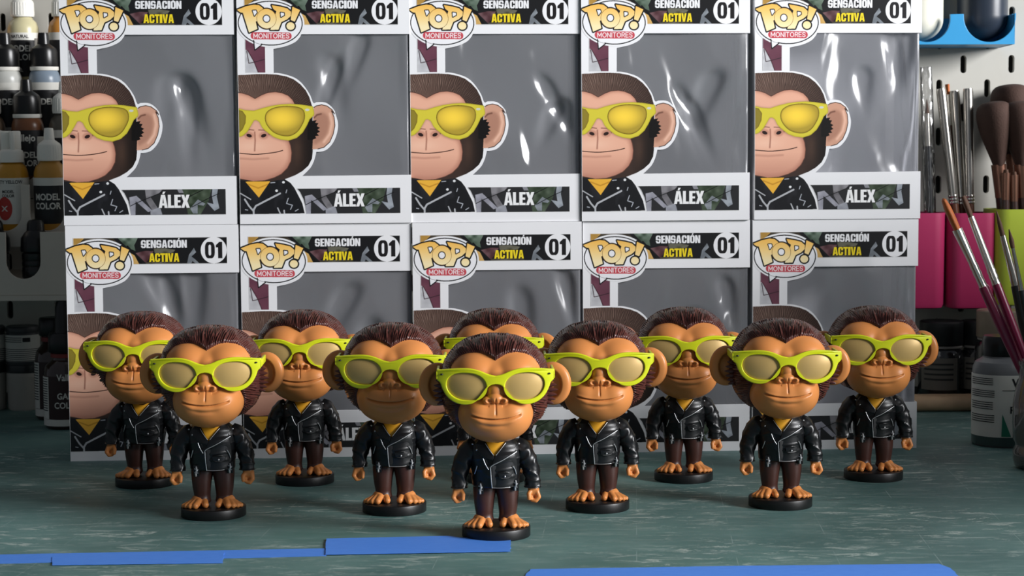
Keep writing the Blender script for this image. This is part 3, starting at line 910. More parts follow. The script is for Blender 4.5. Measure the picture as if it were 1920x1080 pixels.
def hair_mesh():
    nt, nphi = 120, 640
    D, T, Ph = dirs(nt, nphi, np.pi)
    r = head_r(D)
    P = HC + D * r[..., None]
    x, z = P[..., 0], P[..., 2]
    d = sdf_poly(FACE_OUT, x, z)
    d = np.where(P[..., 1] > .3, 3, d)
    out = sstep(-.12, .14, d)
    lift = -.35 + .42 * out
    def strands(seed, n):
        g = np.random.default_rng(seed)
        a = np.zeros_like(Ph)
        for k in range(5):
            f = n * (1 + .23 * k) + g.integers(0, 9); a += np.sin(np.round(f) * Ph + g.random() * 6.3 + 1.6 * np.sin(T * (2.0 + k) + g.random() * 6) )
        return a / 5
    s = strands(3, 46); s2 = strands(8, 100)
    groove = -.13 * np.clip(np.abs(s) * 2.2, 0, 1) ** .7 + .03 * s2
    hl = np.exp(-((d - .45) / .6) ** 2)          # strands stand out most behind the hairline
    lift = lift + groove * (.30 + .9 * hl) * sstep(-.07, .10, d) + .03
    P = HC + D * (r * 1.0 + lift)[..., None]
    return smooth(make_mesh('hair', P, grid_faces(nt, nphi, wrap_v=True)[:, ::-1]))

def ear_mesh(sx):
    nr, na = 26, 48
    rho = np.linspace(0, 1, nr); a = np.linspace(0, 2 * np.pi, na, endpoint=False)
    Rh, A_ = np.meshgrid(rho, a, indexing='ij')
    ex = np.cos(A_) * Rh * 1.02; ez = np.sin(A_) * Rh * 1.17
    inner = np.hypot((ex + .14) / .72, (ez + .02) / .86)
    front = -.30 * np.sqrt(np.clip(1 - Rh ** 6, 0, 1)) + .26 * sstep(1.02, .72, inner) - .10 * np.exp(-((inner - .15) / .3) ** 2)
    back = .34 * np.sqrt(np.clip(1 - Rh ** 2.5, 0, 1))
    vf = np.stack([ex, front, ez], -1); vb = np.stack([ex, back, ez], -1)
    v = np.concatenate([vf.reshape(-1, 3), vb.reshape(-1, 3)])
    f = grid_faces(nr, na, wrap_v=True); n = nr * na
    F = np.concatenate([f, f[:, ::-1] + n])
    me = make_mesh('ear', v, F)
    bm = bmesh.new(); bm.from_mesh(me); bmesh.ops.remove_doubles(bm, verts=bm.verts, dist=1e-4)
    bmesh.ops.recalc_face_normals(bm, faces=bm.faces); bm.to_mesh(me); bm.free()
    M = Matrix.Translation((sx * 3.08, .65, 8.06)) @ Matrix.Rotation(sx * -.22, 4, 'Z')
    if sx < 0: me.transform(Matrix.Diagonal((-1, 1, 1, 1))); me.flip_normals()
    me.transform(M)
    return smooth(me)

def tuft_mesh(sx):
    out = []
    for i, (y, z, l, up) in enumerate(((-.55, 8.32, .30, .2), (-.6, 8.1, .40, .12), (-.62, 7.88, .46, .02), (-.6, 7.66, .42, -.08), (-.55, 7.46, .34, -.2), (-.5, 7.28, .24, -.3))):
        a = Vector((sx * 2.6, y + .1, z)); b = a + Vector((sx * (l + .25), -.12, up * .5))
        out.append(tube([a, a.lerp(b, .5), a.lerp(b, .85), b], [(.16, .13), (.13, .1), (.06, .05), (.012, .012)], 8))
    return smooth(join(out))

# torso as stacked ellipses
TZ = np.array([2.66, 2.76, 2.95, 3.3, 3.8, 4.3, 4.7, 5.0, 5.3, 5.55])
TRX = np.array([1.20, 1.27, 1.30, 1.32, 1.36, 1.46, 1.48, 1.32, .98, .62])
TRY = np.array([1.00, 1.06, 1.10, 1.14, 1.15, 1.12, 1.05, .95, .82, .6])
def torso_y(x, z, off=0):
    rx = np.interp(z, TZ, TRX) + off; ry = np.interp(z, TZ, TRY) + off
    return -ry * np.sqrt(np.clip(1 - (np.asarray(x) / rx) ** 2, .02, 1))
def creases(u, v, seed):
    g = np.random.default_rng(seed); a = np.zeros_like(u)
    for k in range(7):
        fu, fv = g.integers(1, 3), g.uniform(2, 5)
        a += np.sin(fu * u + fv * v * g.choice([-1, 1]) + g.random() * 6.3 + 1.4 * np.sin(v * 2.2 + g.random() * 6))
    return -np.clip(np.abs(a) / 1.6, 0, 1) ** .8
def torso_mesh():
    nz_, na = 60, 96
    z = np.linspace(TZ[0], TZ[-1], nz_); a = np.linspace(0, 2 * np.pi, na, endpoint=False)
    Z, A_ = np.meshgrid(z, a, indexing='ij')
    w = creases(A_, Z, 12) * .035 * sstep(2.7, 3.0, Z)
    rx = np.interp(Z, TZ, TRX) + w; ry = np.interp(Z, TZ, TRY) + w
    v = np.stack([rx * np.cos(A_), ry * np.sin(A_), Z], -1).reshape(-1, 3)
    f = grid_faces(nz_, na, wrap_v=True)[:, ::-1].tolist()
    f.append(list(range(na))[::-1])
    f.append(list(range((nz_ - 1) * na, nz_ * na)))
    me = make_mesh('torso', v, f)
    bm = bmesh.new(); bm.from_mesh(me); bmesh.ops.recalc_face_normals(bm, faces=bm.faces); bm.to_mesh(me); bm.free()
    return smooth(me, 60)
def sleeve_mesh(sx):
    ctrl = [(1.0, .05, 4.86, .5), (1.32, .02, 4.62, .60), (1.62, -.02, 4.2, .58), (1.83, -.08, 3.7, .53), (1.93, -.14, 3.2, .48), (1.95, -.2, 2.82, .47), (1.95, -.21, 2.62, .47)]
    P = spline(ctrl, 8)
    pts = [Vector((sx * p[0], p[1], p[2])) for p in P]; n = 40
    v = []
    for i, p in enumerate(pts):
        t = (pts[min(i + 1, len(pts) - 1)] - pts[max(i - 1, 0)]).normalized()
        y = Vector((0, 1, 0)); x = y.cross(t).normalized(); y = t.cross(x).normalized()
        for k in range(n):
            a = 2 * math.pi * k / n
            s = i / len(pts)
            w = float(creases(np.array(a), np.array(P[i][2] * 1.5), 20 + int(sx > 0))) * .07 * (1 if s < .9 else .2)
            r = P[i][3] + w
            v.append(p + x * (r * math.cos(a)) + y * (r * math.sin(a)))
    f = grid_faces(len(pts), n, wrap_v=True).tolist()
    f.append(list(range(n))[::-1]); f.append(list(range((len(pts) - 1) * n, len(pts) * n)))
    me = make_mesh('sleeve', [tuple(q) for q in v], f)
    bm = bmesh.new(); bm.from_mesh(me); bmesh.ops.recalc_face_normals(bm, faces=bm.faces); bm.to_mesh(me); bm.free()
    return smooth(me, 55)
def on_torso(pts, thick, off, bevel=.02):
    """flat outline (x, z) laid on the front of the torso"""
    dense = []
    for (xa, za), (xb, zb) in zip(pts, pts[1:] + pts[:1]):
        n = max(int(math.hypot(xb - xa, zb - za) / .08), 1)
        dense += [(xa + (xb - xa) * k / n, za + (zb - za) * k / n) for k in range(n)]
    me = curve_fill([dense], thick, bevel, 1)
    return smooth(map_verts(me, lambda a: np.stack([a[:, 0], a[:, 1] + torso_y(a[:, 0], a[:, 2]) - off, a[:, 2]], -1)), 40)
def zip_mesh(pts, r=.035, off=.05, n=5):
    P = spline(pts, n); return tube([(x, float(torso_y(x, z)) - off, z) for x, z in P], r, 8)
def hand_mesh(sx):
    X = lambda x, y, z: (sx * x, y, z)
    p = [ellipsoid(X(2.02, -.12, 2.42), (.30, .36, .36))]
    for k in range(4):
        y = -.42 + k * .2; o = .02 * k
        p += chain([X(2.18, y + .06, 2.42), X(2.28 - o, y, 2.12), X(2.12 - o, y - .03, 1.92), X(1.93, y, 1.95), X(1.87, y + .03, 2.08)], [.13, .125, .12, .11, .1])
    p += chain([X(1.88, -.28, 2.5), X(1.74, -.5, 2.3), X(1.76, -.56, 2.06)], [.14, .125, .11])
    p.append(capsule(X(1.97, -.2, 2.75), X(2.0, -.16, 2.45), .3, .3))
    return remeshed(p, .045, 4)
def foot_mesh(sx):
    X = lambda x, y, z: (sx * x, y, z)
    p = [ellipsoid(X(.76, -.18, .72), (.50, .50, .40)), ellipsoid(X(.66, .2, .68), (.45, .45, .3))]
    for a, b, r in (((.66, -.25, .86), (.90, -1.02, .58), .185), ((.86, -.25, .82), (1.20, -.96, .56), .16), ((.98, -.22, .78), (1.44, -.84, .55), .145), ((1.06, -.16, .74), (1.62, -.68, .54), .13), ((.52, -.22, .82), (.36, -.84, .60), .19)):
        p.append(capsule(X(*a), X(*b), r + .02, r))
    me = remeshed(p, .04, 2)
    me.transform(Matrix.Translation((0, .1, .13)))
    return me
def leg_mesh(sx):
    c = [(.56, .05, 2.95, .62), (.60, .0, 2.5, .63), (.63, -.04, 2.05, .57), (.63, -.02, 1.6, .52), (.62, .0, 1.25, .47), (.62, 0, 1.1, .47), (.64, .0, .94, .53), (.65, .02, .84, .50)]
    P = spline(c, 5)
    return tube([(sx * p[0], p[1], p[2]) for p in P], [p[3] for p in P], 24)

def glasses_front():
    h = [(0, 8.92), (.35, 9.0), (.8, 9.18), (1.25, 9.29), (1.7, 9.31), (2.3, 9.27), (2.8, 9.22), (3.0, 9.21), (3.06, 9.15), (3.07, 8.9), (3.02, 8.68), (2.86, 8.52), (2.76, 8.25), (2.55, 7.88), (2.2, 7.58), (1.75, 7.43), (1.3, 7.46), (.95, 7.66), (.68, 7.96), (.45, 8.27), (.25, 8.44), (0, 8.49)]
    hp = spline(h, 4)
    out = hp[:-1] + [(-x, z) for x, z in hp[::-1][:-1]]
    return out
def lens_out(sx, k=1.0):
    k *= 1.05
    o = []
    for t in np.linspace(0, 2 * np.pi, 48, endpoint=False):
        c, s = math.cos(t), math.sin(t); e = 2 / 2.35
        x = .98 * k * math.copysign(abs(c) ** e, c); z = .675 * k * math.copysign(abs(s) ** e, s)
        x += .05 * z; z2 = z + .03 * x - (.06 * x * x if z < 0 else 0) * 0
        w = 1 - .10 * (z < 0) * abs(z) / .675
        o.append((sx * (1.50 + x * w), 8.36 + z2))
    return o
def wrapy(a): return -2.98 + .062 * a[:, 0] ** 2
def build_figurine():
    root = empty('monkey_figurine')
    skin = mat('figurine_skin_paint', (206, 132, 72), .38, var=.02, spec=.45)
    brown = mat('figurine_brown_fur_paint', (82, 44, 38), .28, var=.05, spec=.45)
    legm = mat('figurine_brown_leg_paint', (64, 38, 32), .38, var=.06, bump=.25, bscale=260)
    leather = mat('figurine_black_jacket_paint', (16, 17, 19), .33, spec=.5, var=.1, bump=.12, bscale=240, bdist=.0005)
    silver = mat('figurine_silver_paint', (186, 188, 190), .35, .7, var=.05)
    yellow = mat('figurine_yellow_shirt_paint', (222, 160, 34), .5, var=.03)
    lime = mat('figurine_lime_glasses_paint', (206, 212, 28), .34, var=.02)
    lensm = mat('figurine_gold_lens_paint', (190, 158, 98), .4, .2, var=.05)
    black = mat('figurine_black_base', (16, 16, 17), .42, var=.1)
    dark = mat('figurine_dark_rivet', (60, 62, 50), .3, .6)
    def P(name, me, m, par=root): return obj(name, cm(me), m, par)
    P('base', lathe([(0, 0), (1.81, 0), (1.83, .03), (1.83, .48), (1.81, .53), (1.77, .55), (0, .55)], 72), black)
    for s in (-1, 1):
        P('leg', leg_mesh(s), legm)
        P('foot', foot_mesh(s), skin)
    jk = P('jacket', torso_mesh(), leather)
    for s in (-1, 1):
        P('sleeve', sleeve_mesh(s), leather)
        P('hand', hand_mesh(s), skin)
    P('shirt', join([on_torso([(-.60, 5.3), (.60, 5.3), (.10, 4.36), (-.08, 4.36)], .06, .02), lathe([(.62, 5.0), (.58, 5.3), (.5, 5.7)], 24)]), yellow)
    P('lapel', on_torso([(.62, 5.30), (.50, 5.14), (-.08, 4.42), (-.22, 3.98), (1.07, 4.66), (.98, 4.82), (1.12, 4.95), (.9, 5.25)], .16, .09, .04), leather, jk)
    P('lapel', on_torso([(-.62, 5.30), (-.52, 5.12), (-.08, 4.42), (-.14, 4.22), (-.67, 4.36), (-1.06, 4.76), (-1.0, 4.9), (-1.12, 5.0), (-.9, 5.25)], .16, .08, .04), leather, jk)
    P('placket', on_torso([(-.22, 3.95), (1.05, 4.58), (1.15, 3.9), (1.12, 2.9), (.9, 2.72), (-.2, 2.7)], .06, .02), leather, jk)
    P('pocket_flap', on_torso([(.10, 3.55), (.5, 3.62), (.86, 3.52), (.82, 3.3), (.5, 3.18), (.16, 3.28)], .06, .07), leather, jk)
    for p in ([(-.29, 3.84), (-.26, 3.3), (-.21, 2.74)], [(-.29, 3.86), (-.16, 3.98), (.3, 4.2), (.75, 4.44), (1.10, 4.62)], [(-.68, 4.33), (-.55, 4.0), (-.39, 3.74)], [(.90, 3.87), (1.02, 3.65), (1.08, 3.4)], [(-1.0, 3.87), (-1.06, 3.65), (-1.13, 3.43)], [(.53, 5.12), (.25, 4.8), (0, 4.5)], [(-.55, 5.1), (-.35, 4.8), (-.12, 4.5)]):
        thin = p[0][1] > 5
        zz = P('zipper', zip_mesh(p, .018 if thin else .027, .175 if thin else {-.29: .10, -.68: .13}.get(p[0][0], .05)), silver, jk)
    P('zipper', zip_mesh([(-.2, 2.75), (.2, 2.73), (.75, 2.74)], .016, .05), silver, jk)
    for x, z, o in ((.94, 4.76, .13), (-1.0, 4.74, .12), (.47, 3.36, .12)):
        P('stud', ellipsoid((x, float(torso_y(x, z)) - o, z), (.06, .05, .06), seg=10), silver, jk)
    for s in (-1, 1):
        P('stud', ellipsoid((s * 1.22, -.62, 5.02), (.06, .06, .05), seg=10), silver, jk)
    for s, x, z in ((-1, -.82, 2.92), (1, 1.04, 3.05)):
        y = float(torso_y(x, 2.9)) - .07
        P('belt_buckle', join(chain([(x, y, z), (x + .03, y - .05, z - .2), (x - .03, y - .02, z - .36), (x - .02, y, z - .5)], [.045, .06, .055, .05], 8) + [tube([(x - .1, y, z - .1), (x + .12, y - .03, z - .16)], .03, 6), tube([(x - .1, y, z - .3), (x + .1, y - .03, z - .34)], .03, 6)]), silver, jk)
        P('belt_flap', box_mesh(x - .17, x + .17, y + .02, y + .1, z - .55, z + .12, .03), leather, jk)
    P('face', face_mesh(), skin)
    hr = P('hair', hair_mesh(), brown)
    for s in (-1, 1):
        P('ear', ear_mesh(s), skin)
        P('sideburn', tuft_mesh(s), brown, hr)
    fr = curve_fill([glasses_front(), lens_out(1), lens_out(-1)], .26, .055, 3)
    fr = P('sunglasses', smooth(map_verts(fr, lambda a: np.stack([a[:, 0], a[:, 1] + wrapy(a), a[:, 2]], -1)), 50), lime)
    for s in (-1, 1):
        # domed lens
        nr, na = 12, 48
        oc = np.array(lens_out(s, 1.06)); c = np.array([s * 1.5, 8.36])
        v = []
        for k in range(nr):
            q = c + (oc - c) * (k / (nr - 1)); bulge = .13 * (1 - (k / (nr - 1)) ** 2)
            for x, z in q: v.append((x, -2.96 + .062 * x * x - bulge, z))
        lm = make_mesh('lens', v, grid_faces(nr, na, wrap_v=True)[:, ::(1 if s > 0 else -1)])
        bm = bmesh.new(); bm.from_mesh(lm); bmesh.ops.remove_doubles(bm, verts=bm.verts, dist=1e-4); bmesh.ops.recalc_face_normals(bm, faces=bm.faces); bm.to_mesh(lm); bm.free()
        sol = lm
        P('lens', smooth(sol), lensm, fr)
        x0, x1 = (2.93, 3.07)
        P('temple', box_mesh(min(s * x0, s * x1), max(s * x0, s * x1), -2.55, .2, 8.72, 9.12, .03), lime, fr)
        P('rivet', ellipsoid((s * 2.78, -2.65, 8.98), (.085, .05, .05), seg=12), dark, fr)
    return root
FIG0 = build_figurine()
figs = [  # x, y, yaw in degrees, label
    (-.0093, .940, 1.0, 'monkey figurine alone at the very front beside the blue tape'),
    (-.1705, .9977, 3.0, 'monkey figurine in the second row, farthest left of that row'),
    (-.0683, 1.0072, .6, 'monkey figurine in the second row, just left of the front one'),
    (.0484, 1.0108, 0, 'monkey figurine in the second row, just right of the front one'),
    (.1546, 1.0164, -1, 'monkey figurine in the second row, farthest right of that row'),
    (-.2300, 1.0973, .5, 'monkey figurine in the back row at the far left'),
    (-.1308, 1.1026, 2.5, 'monkey figurine in the back row, second from the left'),
    (-.0113, 1.1035, 0, 'monkey figurine hidden up to its glasses behind the front one'),
    (.1070, 1.1033, 0, 'monkey figurine in the back row, second from the right'),
    (.2262, 1.1034, -2, 'monkey figurine in the back row at the far right'),
]
for i, (x, y, yaw, lab) in enumerate(figs):
    f = FIG0 if i == 0 else copy_tree(FIG0)
    f.location = (x, y - (.004 if i == 0 else .002), 0); f.rotation_euler = (0, 0, math.radians(yaw))
    tag(f, lab, 'figurine', 'identical monkey figurines with lime sunglasses and black jackets')

# ================================================================== masking tape on the table
def tape_material():
    m = bpy.data.materials.new('blue_masking_tape'); m.use_nodes = True; t = NT(m); co = t.coord()
    n = t.noise(t.mapping(co, (120, 500, 1)), 1, 5, .7)
    t.link(t.mix(n, s2l((60, 120, 216)), s2l((86, 148, 236))), t.bsdf.inputs['Base Color'])
    t.bsdf.inputs['Roughness'].default_value = .6; t.bump(n, .3, .0003)
    return m
TM = tape_material()
def tape(pts, z, label):
    bm = bmesh.new()
    dense = []
    for i, (a, b) in enumerate(zip(pts, pts[1:] + pts[:1])):
        n = max(int(math.hypot(b[0] - a[0], b[1] - a[1]) / .004), 1)
        for k in range(n):
            j = rng.normal(0, .00025) if 0 < k else 0
            dense.append((a[0] + (b[0] - a[0]) * k / n + (j if abs(b[1] - a[1]) > abs(b[0] - a[0]) else 0), a[1] + (b[1] - a[1]) * k / n + (0 if abs(b[1] - a[1]) > abs(b[0] - a[0]) else j * .4)))
    lo = [bm.verts.new((x, y, z)) for x, y in dense]; hi = [bm.verts.new((x, y, z + .00018)) for x, y in dense]
    bm.faces.new(hi); bm.faces.new(lo[::-1])
    for i in range(len(lo)):
        j = (i + 1) % len(lo); bm.faces.new((lo[i], lo[j], hi[j], hi[i]))
    bmesh.ops.recalc_face_normals(bm, faces=bm.faces)
    tag(obj('masking_tape', bm_mesh(bm), TM), label, 'tape', 'blue masking tape strips')
tape([(-.34, .8905), (-.0969, .9044), (-.0951, .8868), (-.34, .868)], .0001, 'long narrow blue tape strip running out of the left edge')
tape([(-.2343, .8873), (-.1489, .8984), (-.1451, .8713), (-.2296, .8691)], .0003, 'short blue tape piece overlapping the long strip on the left')
tape([(-.0992, .9267), (-.035, .9315), (-.0272, .9272), (-.0017, .9223), (-.0017, .8926), (-.0957, .888)], .0005, 'wide blue tape piece in front of the foremost figurine')
tape([(.004, .818), (.0055, .8405), (.0082, .854), (.1091, .858), (.2091, .8597), (.2125, .8503), (.2120, .818)], .0001, 'blue tape strip along the bottom edge at the right')

# ================================================================== bottles, jars, brushes
LBLK = lambda: mat('label_black', (26, 26, 28), .5)
LWHT = lambda: mat('label_white', (214, 212, 204), .5, var=.02)
CAPW = lambda: mat('cap_white_plastic', (238, 235, 226), .4, var=.02)
CAPB = lambda: mat('cap_black_plastic', (14, 14, 15), .3)
def text_on(par, txt, h, r, z, a0, m, bold=.02, squeeze=.9):
    me = wrap(text_mesh(txt, h, bold, squeeze), r, a0, z)
    return obj('lettering', me, m, par)

def dropper_bottle(loc, color, cap, label, top_txt=None, lines=(), lean=(0, 0), name_band=True, a0=0, red_logo=False, dark_label=True, clear=False):
    """small eye-dropper paint bottle, 25 mm wide"""
    root = empty('paint_bottle', loc); root.rotation_euler = (lean[0], lean[1], 0)
    key = 'bottle_plastic_%d_%d_%d' % color
    bm_ = mat(key, color, .3, var=.04)
    body = lathe([(0, 0), (.0118, 0), (.0125, .0012), (.0125, .043), (.0122, .046), (.0108, .050), (.0082, .0525), (.0075, .054), (.0075, .056)], 40)
    obj('bottle_body', body, bm_, root)
    if cap == 'white':
        prof = [(.0092, .0545), (.0094, .0555), (.0088, .0665), (.0082, .0675), (.0055, .0695), (.0042, .0705), (.0036, .078), (.0032, .0795), (0, .0797)]
        c = obj('cap', lathe(prof, 36, caps=False), CAPW(), root)
        n = 26
        ribs = []
        for k in range(n):
            a = 2 * math.pi * k / n
            ribs.append(tube([(.0092 * math.cos(a), .0092 * math.sin(a), .056), (.0087 * math.cos(a), .0087 * math.sin(a), .066)], .0004, 5))
        obj('ribs', join(ribs), CAPW(), c)
    elif cap == 'fluted':
        prof = [(.0096, .0535), (.0097, .060), (.009, .062), (.0075, .063), (.007, .0635), (.0, .0637)]
        c = obj('cap', lathe(prof, 36, caps=False), CAPW(), root)
        w = []
        for k in range(4):
            a = math.pi / 2 * k + .5
            M = Matrix.Rotation(a, 4, 'Z')
            b = box_mesh(.001, .0078, -.0017, .0017, .060, .0775, .0012); b.transform(M); w.append(b)
        obj('wing', smooth(join(w), 40), CAPW(), c)
    else:
        prof = [(.0108, .054), (.011, .0555), (.0108, .066), (.0100, .0685), (.0072, .0705), (.005, .072), (.0044, .079), (.0040, .081), (0, .0812)]
        obj('cap', lathe(prof, 36, caps=False), CAPB(), root)
        obj('collar', lathe([(.0109, .0510), (.0112, .0515), (.0112, .0538), (.0106, .0542)], 36), CAPW(), root)
    lab = obj('label', band(.01255, .006, .0415, -2.4 + a0, 2.4 + a0, 40), LBLK() if dark_label else LWHT(), root)
    ink = LWHT() if dark_label else LBLK()
    if name_band:
        nb = obj('name_band', band(.0128, .0355, .0415, -2.4 + a0, 2.4 + a0, 40), LWHT(), lab)
    if top_txt: text_on(lab, top_txt, .0026, .01322, .0372, a0, LBLK(), .03, .9)
    for txt, h, z in lines: text_on(lab, txt, h, .01305, z, a0, ink, .04, .9)
    if red_logo:
        obj('emblem', wrap(fine(curve_fill([[(.006 * math.cos(t) - .003, .009 * math.sin(t)) for t in np.linspace(0, 2 * np.pi, 30, endpoint=False)]], .0002)), .0130, a0, .018), mat('label_red', (176, 48, 40), .5), lab)
        obj('emblem_mark', join([wrap(fine(curve_fill([[(-.003 + c * .003 - s * .0008, s * .003), (-.003 + c * .003 + s * .0008, s * .003), (-.003 - c * .003 + s * .0008, -s * .003), (-.003 - c * .003 - s * .0008, -s * .003)]], .0001)), .0133, a0, .018) for c, s in ((.7, .7), (.7, -.7))]), LWHT(), lab)
    tag(root, label, 'bottle', 'paint bottles in the wall rack')
    return root

# --- tiered wall rack on the left: trays with U-shaped openings
RY = [1.455, 1.43, 1.405, 1.38, 1.355]                   # one tray per tier, top tier at the back
def ztab(py, y): return at(60, py, y).z
TIER_Z = [ztab(144, RY[0]) - .006, ztab(238, RY[1]) - .006, ztab(328, RY[2]) - .006, ztab(418, RY[3]) - .006, ztab(512, RY[4]) - .004]
rack_m = mat('rack_grey_white_plastic', (196, 188, 176), .45, var=.03)
rack = empty('paint_rack', (-.41, 1.455, TIER_Z[4] - .012))
ro = Vector(rack.location)
RX0, RX1 = -.52, -.335
PITCH_X = .0325
def rack_x(tier, k): return at(50 if tier % 2 == 0 else 96, 300, RY[tier]).x + k * PITCH_X
def tray(tier):
    y, z = RY[tier] - .0155, TIER_Z[tier]
    xs = [rack_x(tier, k) for k in range(-4, 4)]
    top = z + .036
    out = [(RX0, z - .012), (RX1, z - .012), (RX1, top)]
    for x in sorted(xs, reverse=True):
        if x + .0135 > RX1 or x - .0135 < RX0: continue
        out.append((x + .0130, top))
        for t in np.linspace(0, math.pi, 15): out.append((x + .0130 * math.cos(t), z + .0135 - .0130 * math.sin(t)))
        out.append((x - .0130, top))
    out.append((RX0, top))
    me = curve_fill([out], .002, .0004, 1)
    me = map_verts(me, lambda a: a + np.array([0, y, 0]))
    sh = box_mesh(RX0, RX1, y, PEG_Y - .001, z - .0022, z - .0002)
    f = obj('tray_front', me, rack_m, rack); f.location = -ro
    s = obj('tray_floor', sh, rack_m, rack); s.location = -ro
for t in range(5): tray(t)
sd = obj('side_plate', box_mesh(RX0 - .002, RX0, RY[4] - .017, PEG_Y - .001, TIER_Z[4] - .012, TIER_Z[0] + .036), rack_m, rack); sd.location = -ro
sd = obj('bottom_face', box_mesh(RX0, RX1, RY[4] - .017, RY[4] - .015, TIER_Z[4] - .016, TIER_Z[4] - .012), rack_m, rack); sd.location = -ro
tag(rack, 'pale plastic tiered wall rack with U-shaped openings full of paint bottles', 'rack')

lean = (.10, 0)
def rb(tier, px, *a, **k):
    x = at(px, 300, RY[tier]).x
    return dropper_bottle((x, RY[tier] + .001, TIER_Z[tier]), *a, lean=(.04, 0), **k)
# top tier
rb(0, 50, (196, 188, 150), 'white', 'cream paint bottle with ribbed white cap, top tier of the rack', 'NATURAL', (('MODEL', .0048, .0265), ('COLOR', .0048, .0195), ('70.', .003, .010)))
rb(0, -28, (206, 132, 40), 'white', 'orange paint bottle cut off by the left edge, top tier', None, ())
rb(0, 126, (200, 136, 60), 'white', 'amber paint bottle half hidden by the upper leftmost box', None, ())
# second tier
rb(1, 16, (196, 196, 190), 'black', 'light grey paint bottle with black cap at the left edge of the rack', None, (('MODEL', .0048, .024),))
rb(1, 88, (128, 142, 156), 'black', 'blue-grey paint bottle with black cap below the cream one', None, (('MODEL', .0048, .024),))
# third tier
rb(2, 54, (112, 70, 44), 'black', 'brown paint bottle with black cap in the middle of the rack', None, (('Vallejo', .0052, .033), ('MODEL', .0046, .020), ('COLOR', .0046, .0135)), name_band=False)
rb(2, -18, (92, 76, 62), 'white', 'dull brown paint bottle at the left edge of the third tier', None, ())
rb(2, 124, (90, 84, 74), 'white', 'grey-brown paint bottle almost hidden behind the boxes', None, ())
# fourth tier
rb(3, 22, (196, 140, 42), 'fluted', 'ochre paint bottle with fluted white cap and red emblem on its label', 'DIRTY YELLOW', (('MODEL', .0022, .030), ('COLOR', .0022, .0268)), red_logo=True, dark_label=False)
rb(3, 94, (190, 138, 58), 'white', 'ochre paint bottle with tall white nozzle cap beside the boxes', None, (('MODEL', .0048, .0245), ('COLOR', .0048, .0175)))
# lowest tier: black bottles standing low in their openings
def small_black(px, label):
    y = RY[4]; x = at(px, 470, y).x
    root = empty('black_bottle', (x, y + .001, TIER_Z[4]))
    m = mat('black_glossy_plastic', (20, 20, 20), .3)
    obj('bottle_body', lathe([(0, 0), (.010, 0), (.0107, .001), (.0107, .008), (.0102, .009), (.0107, .010), (.0107, .0125), (.0102, .0135), (.0107, .0145), (.0107, .019), (.009, .021)], 36), m, root)
    obj('cap', lathe([(.0112, .0205), (.0116, .022), (.0112, .031), (.0085, .035), (.0068, .0365), (.0064, .042), (.005, .0445), (0, .0455)], 36, caps=False), CAPB(), root)
    tag(root, label, 'bottle', 'black bottles in the lowest rack tier')
small_black(67, 'small black bottle in the lowest rack opening nearest the boxes')
small_black(-10, 'small black bottle in the lowest rack opening at the left edge')

# --- containers on the table, left
def lines_label(par, r, z0, z1, a0, a1, n, m, t=.0002, name='label_lines'):
    obj(name, join([band(r, z0 + (z1 - z0) * (k + .2) / n, z0 + (z1 - z0) * (k + .55) / n, a0, a1, 16, t) for k in range(n)]), m, par)
def paint_pot(px, label):
    b = at(px, 766, 1.448); x = b.x; y = 1.448
    r = .0130
    root = empty('paint_pot', (x, y, 0))
    obj('pot_body', lathe([(0, 0), (.0118, 0), (.0128, .0015), (.0134, .027), (.0136, .030), (.0130, .031)], 40), mat('pot_grey_white', (176, 172, 164), .5), root)
    obj('rim', lathe([(.0138, .031), (.0142, .033), (.0138, .037)], 40), mat('pot_rim_dark', (46, 48, 50), .35), root)
    obj('pot_top', lathe([(.0132, .037), (.0135, .038), (.0135, .062), (.0130, .0635), (.0135, .0645), (.0135, .0675), (.0125, .069), (0, .069)], 40), mat('pot_lid_dark', (64, 66, 68), .4), root)
    lb = obj('label', band(.0136, .0405, .062, -1.7, 1.7, 30), LWHT(), root)
    lines_label(lb, .01395, .0405, .0515, -1.6, 1.6, 7, LBLK())
    lines_label(lb, .01395, .056, .061, -1.4, .2, 3, LBLK())
    obj('label_square', band(.01395, .0565, .060, .25, .7, 8), LBLK(), lb)
    tag(root, label, 'pot', 'paint pots on the table at the left')
paint_pot(46, 'round paint pot with a striped white label on the table, left')
paint_pot(-18, 'paint pot cut off by the left edge of the picture')

def brown_bottle(px, py, y, R, H, bulb, label, texts, barcode=True, ring=True):
    x = at(px, py, y).x
    root = empty('dropper_bottle', (x, y, 0))
    glass = mat('dark_brown_glass', (44, 26, 20), .15, coat=.5)
    obj('bottle_body', lathe([(0, 0), (R * .9, 0), (R, .002), (R, H * .74), (R * .93, H * .82), (R * .62, H * .9), (R * .55, H)], 44), glass, root)
    if ring: obj('ring', lathe([(R * .58, H * .93), (R * .66, H * .935), (R * .66, H * .985), (R * .58, H * .99)], 32), mat('red_ring', (120, 30, 26), .4), root)
    cp = obj('cap', lathe([(R * .74, H), (R * .78, H + .001), (R * .76, H + .013), (R * .7, H + .0145), (0, H + .0145)], 36), CAPB(), root)
    if bulb:
        obj('rubber_bulb', lathe([(R * .45, H + .0145), (R * .42, H + .02), (R * .40, H + .034), (R * .3, H + .039), (0, H + .0405)], 28, caps=False), CAPB(), cp)
    lb = obj('label', band(R + .0001, H * .10, H * .70, -2.2, 2.2, 36), mat('label_dark_red', (46, 24, 24), .45), root)
    if barcode:
        wb = obj('barcode_panel', band(R + .0004, H * .14, H * .69, -1.45, -.62, 14), LWHT(), lb)
        lines_label(wb, R + .0007, H * .24, H * .68, -1.4, -.68, 14, LBLK(), name='barcode_bars')
        obj('bottom_strip', band(R + .0004, H * .05, H * .135, -1.45, 2.2, 24), LWHT(), lb)
    for txt, h, z, a in texts: text_on(lb, txt, h, R + .0006, z, a, LWHT(), .03, .9)
    tag(root, label, 'bottle')
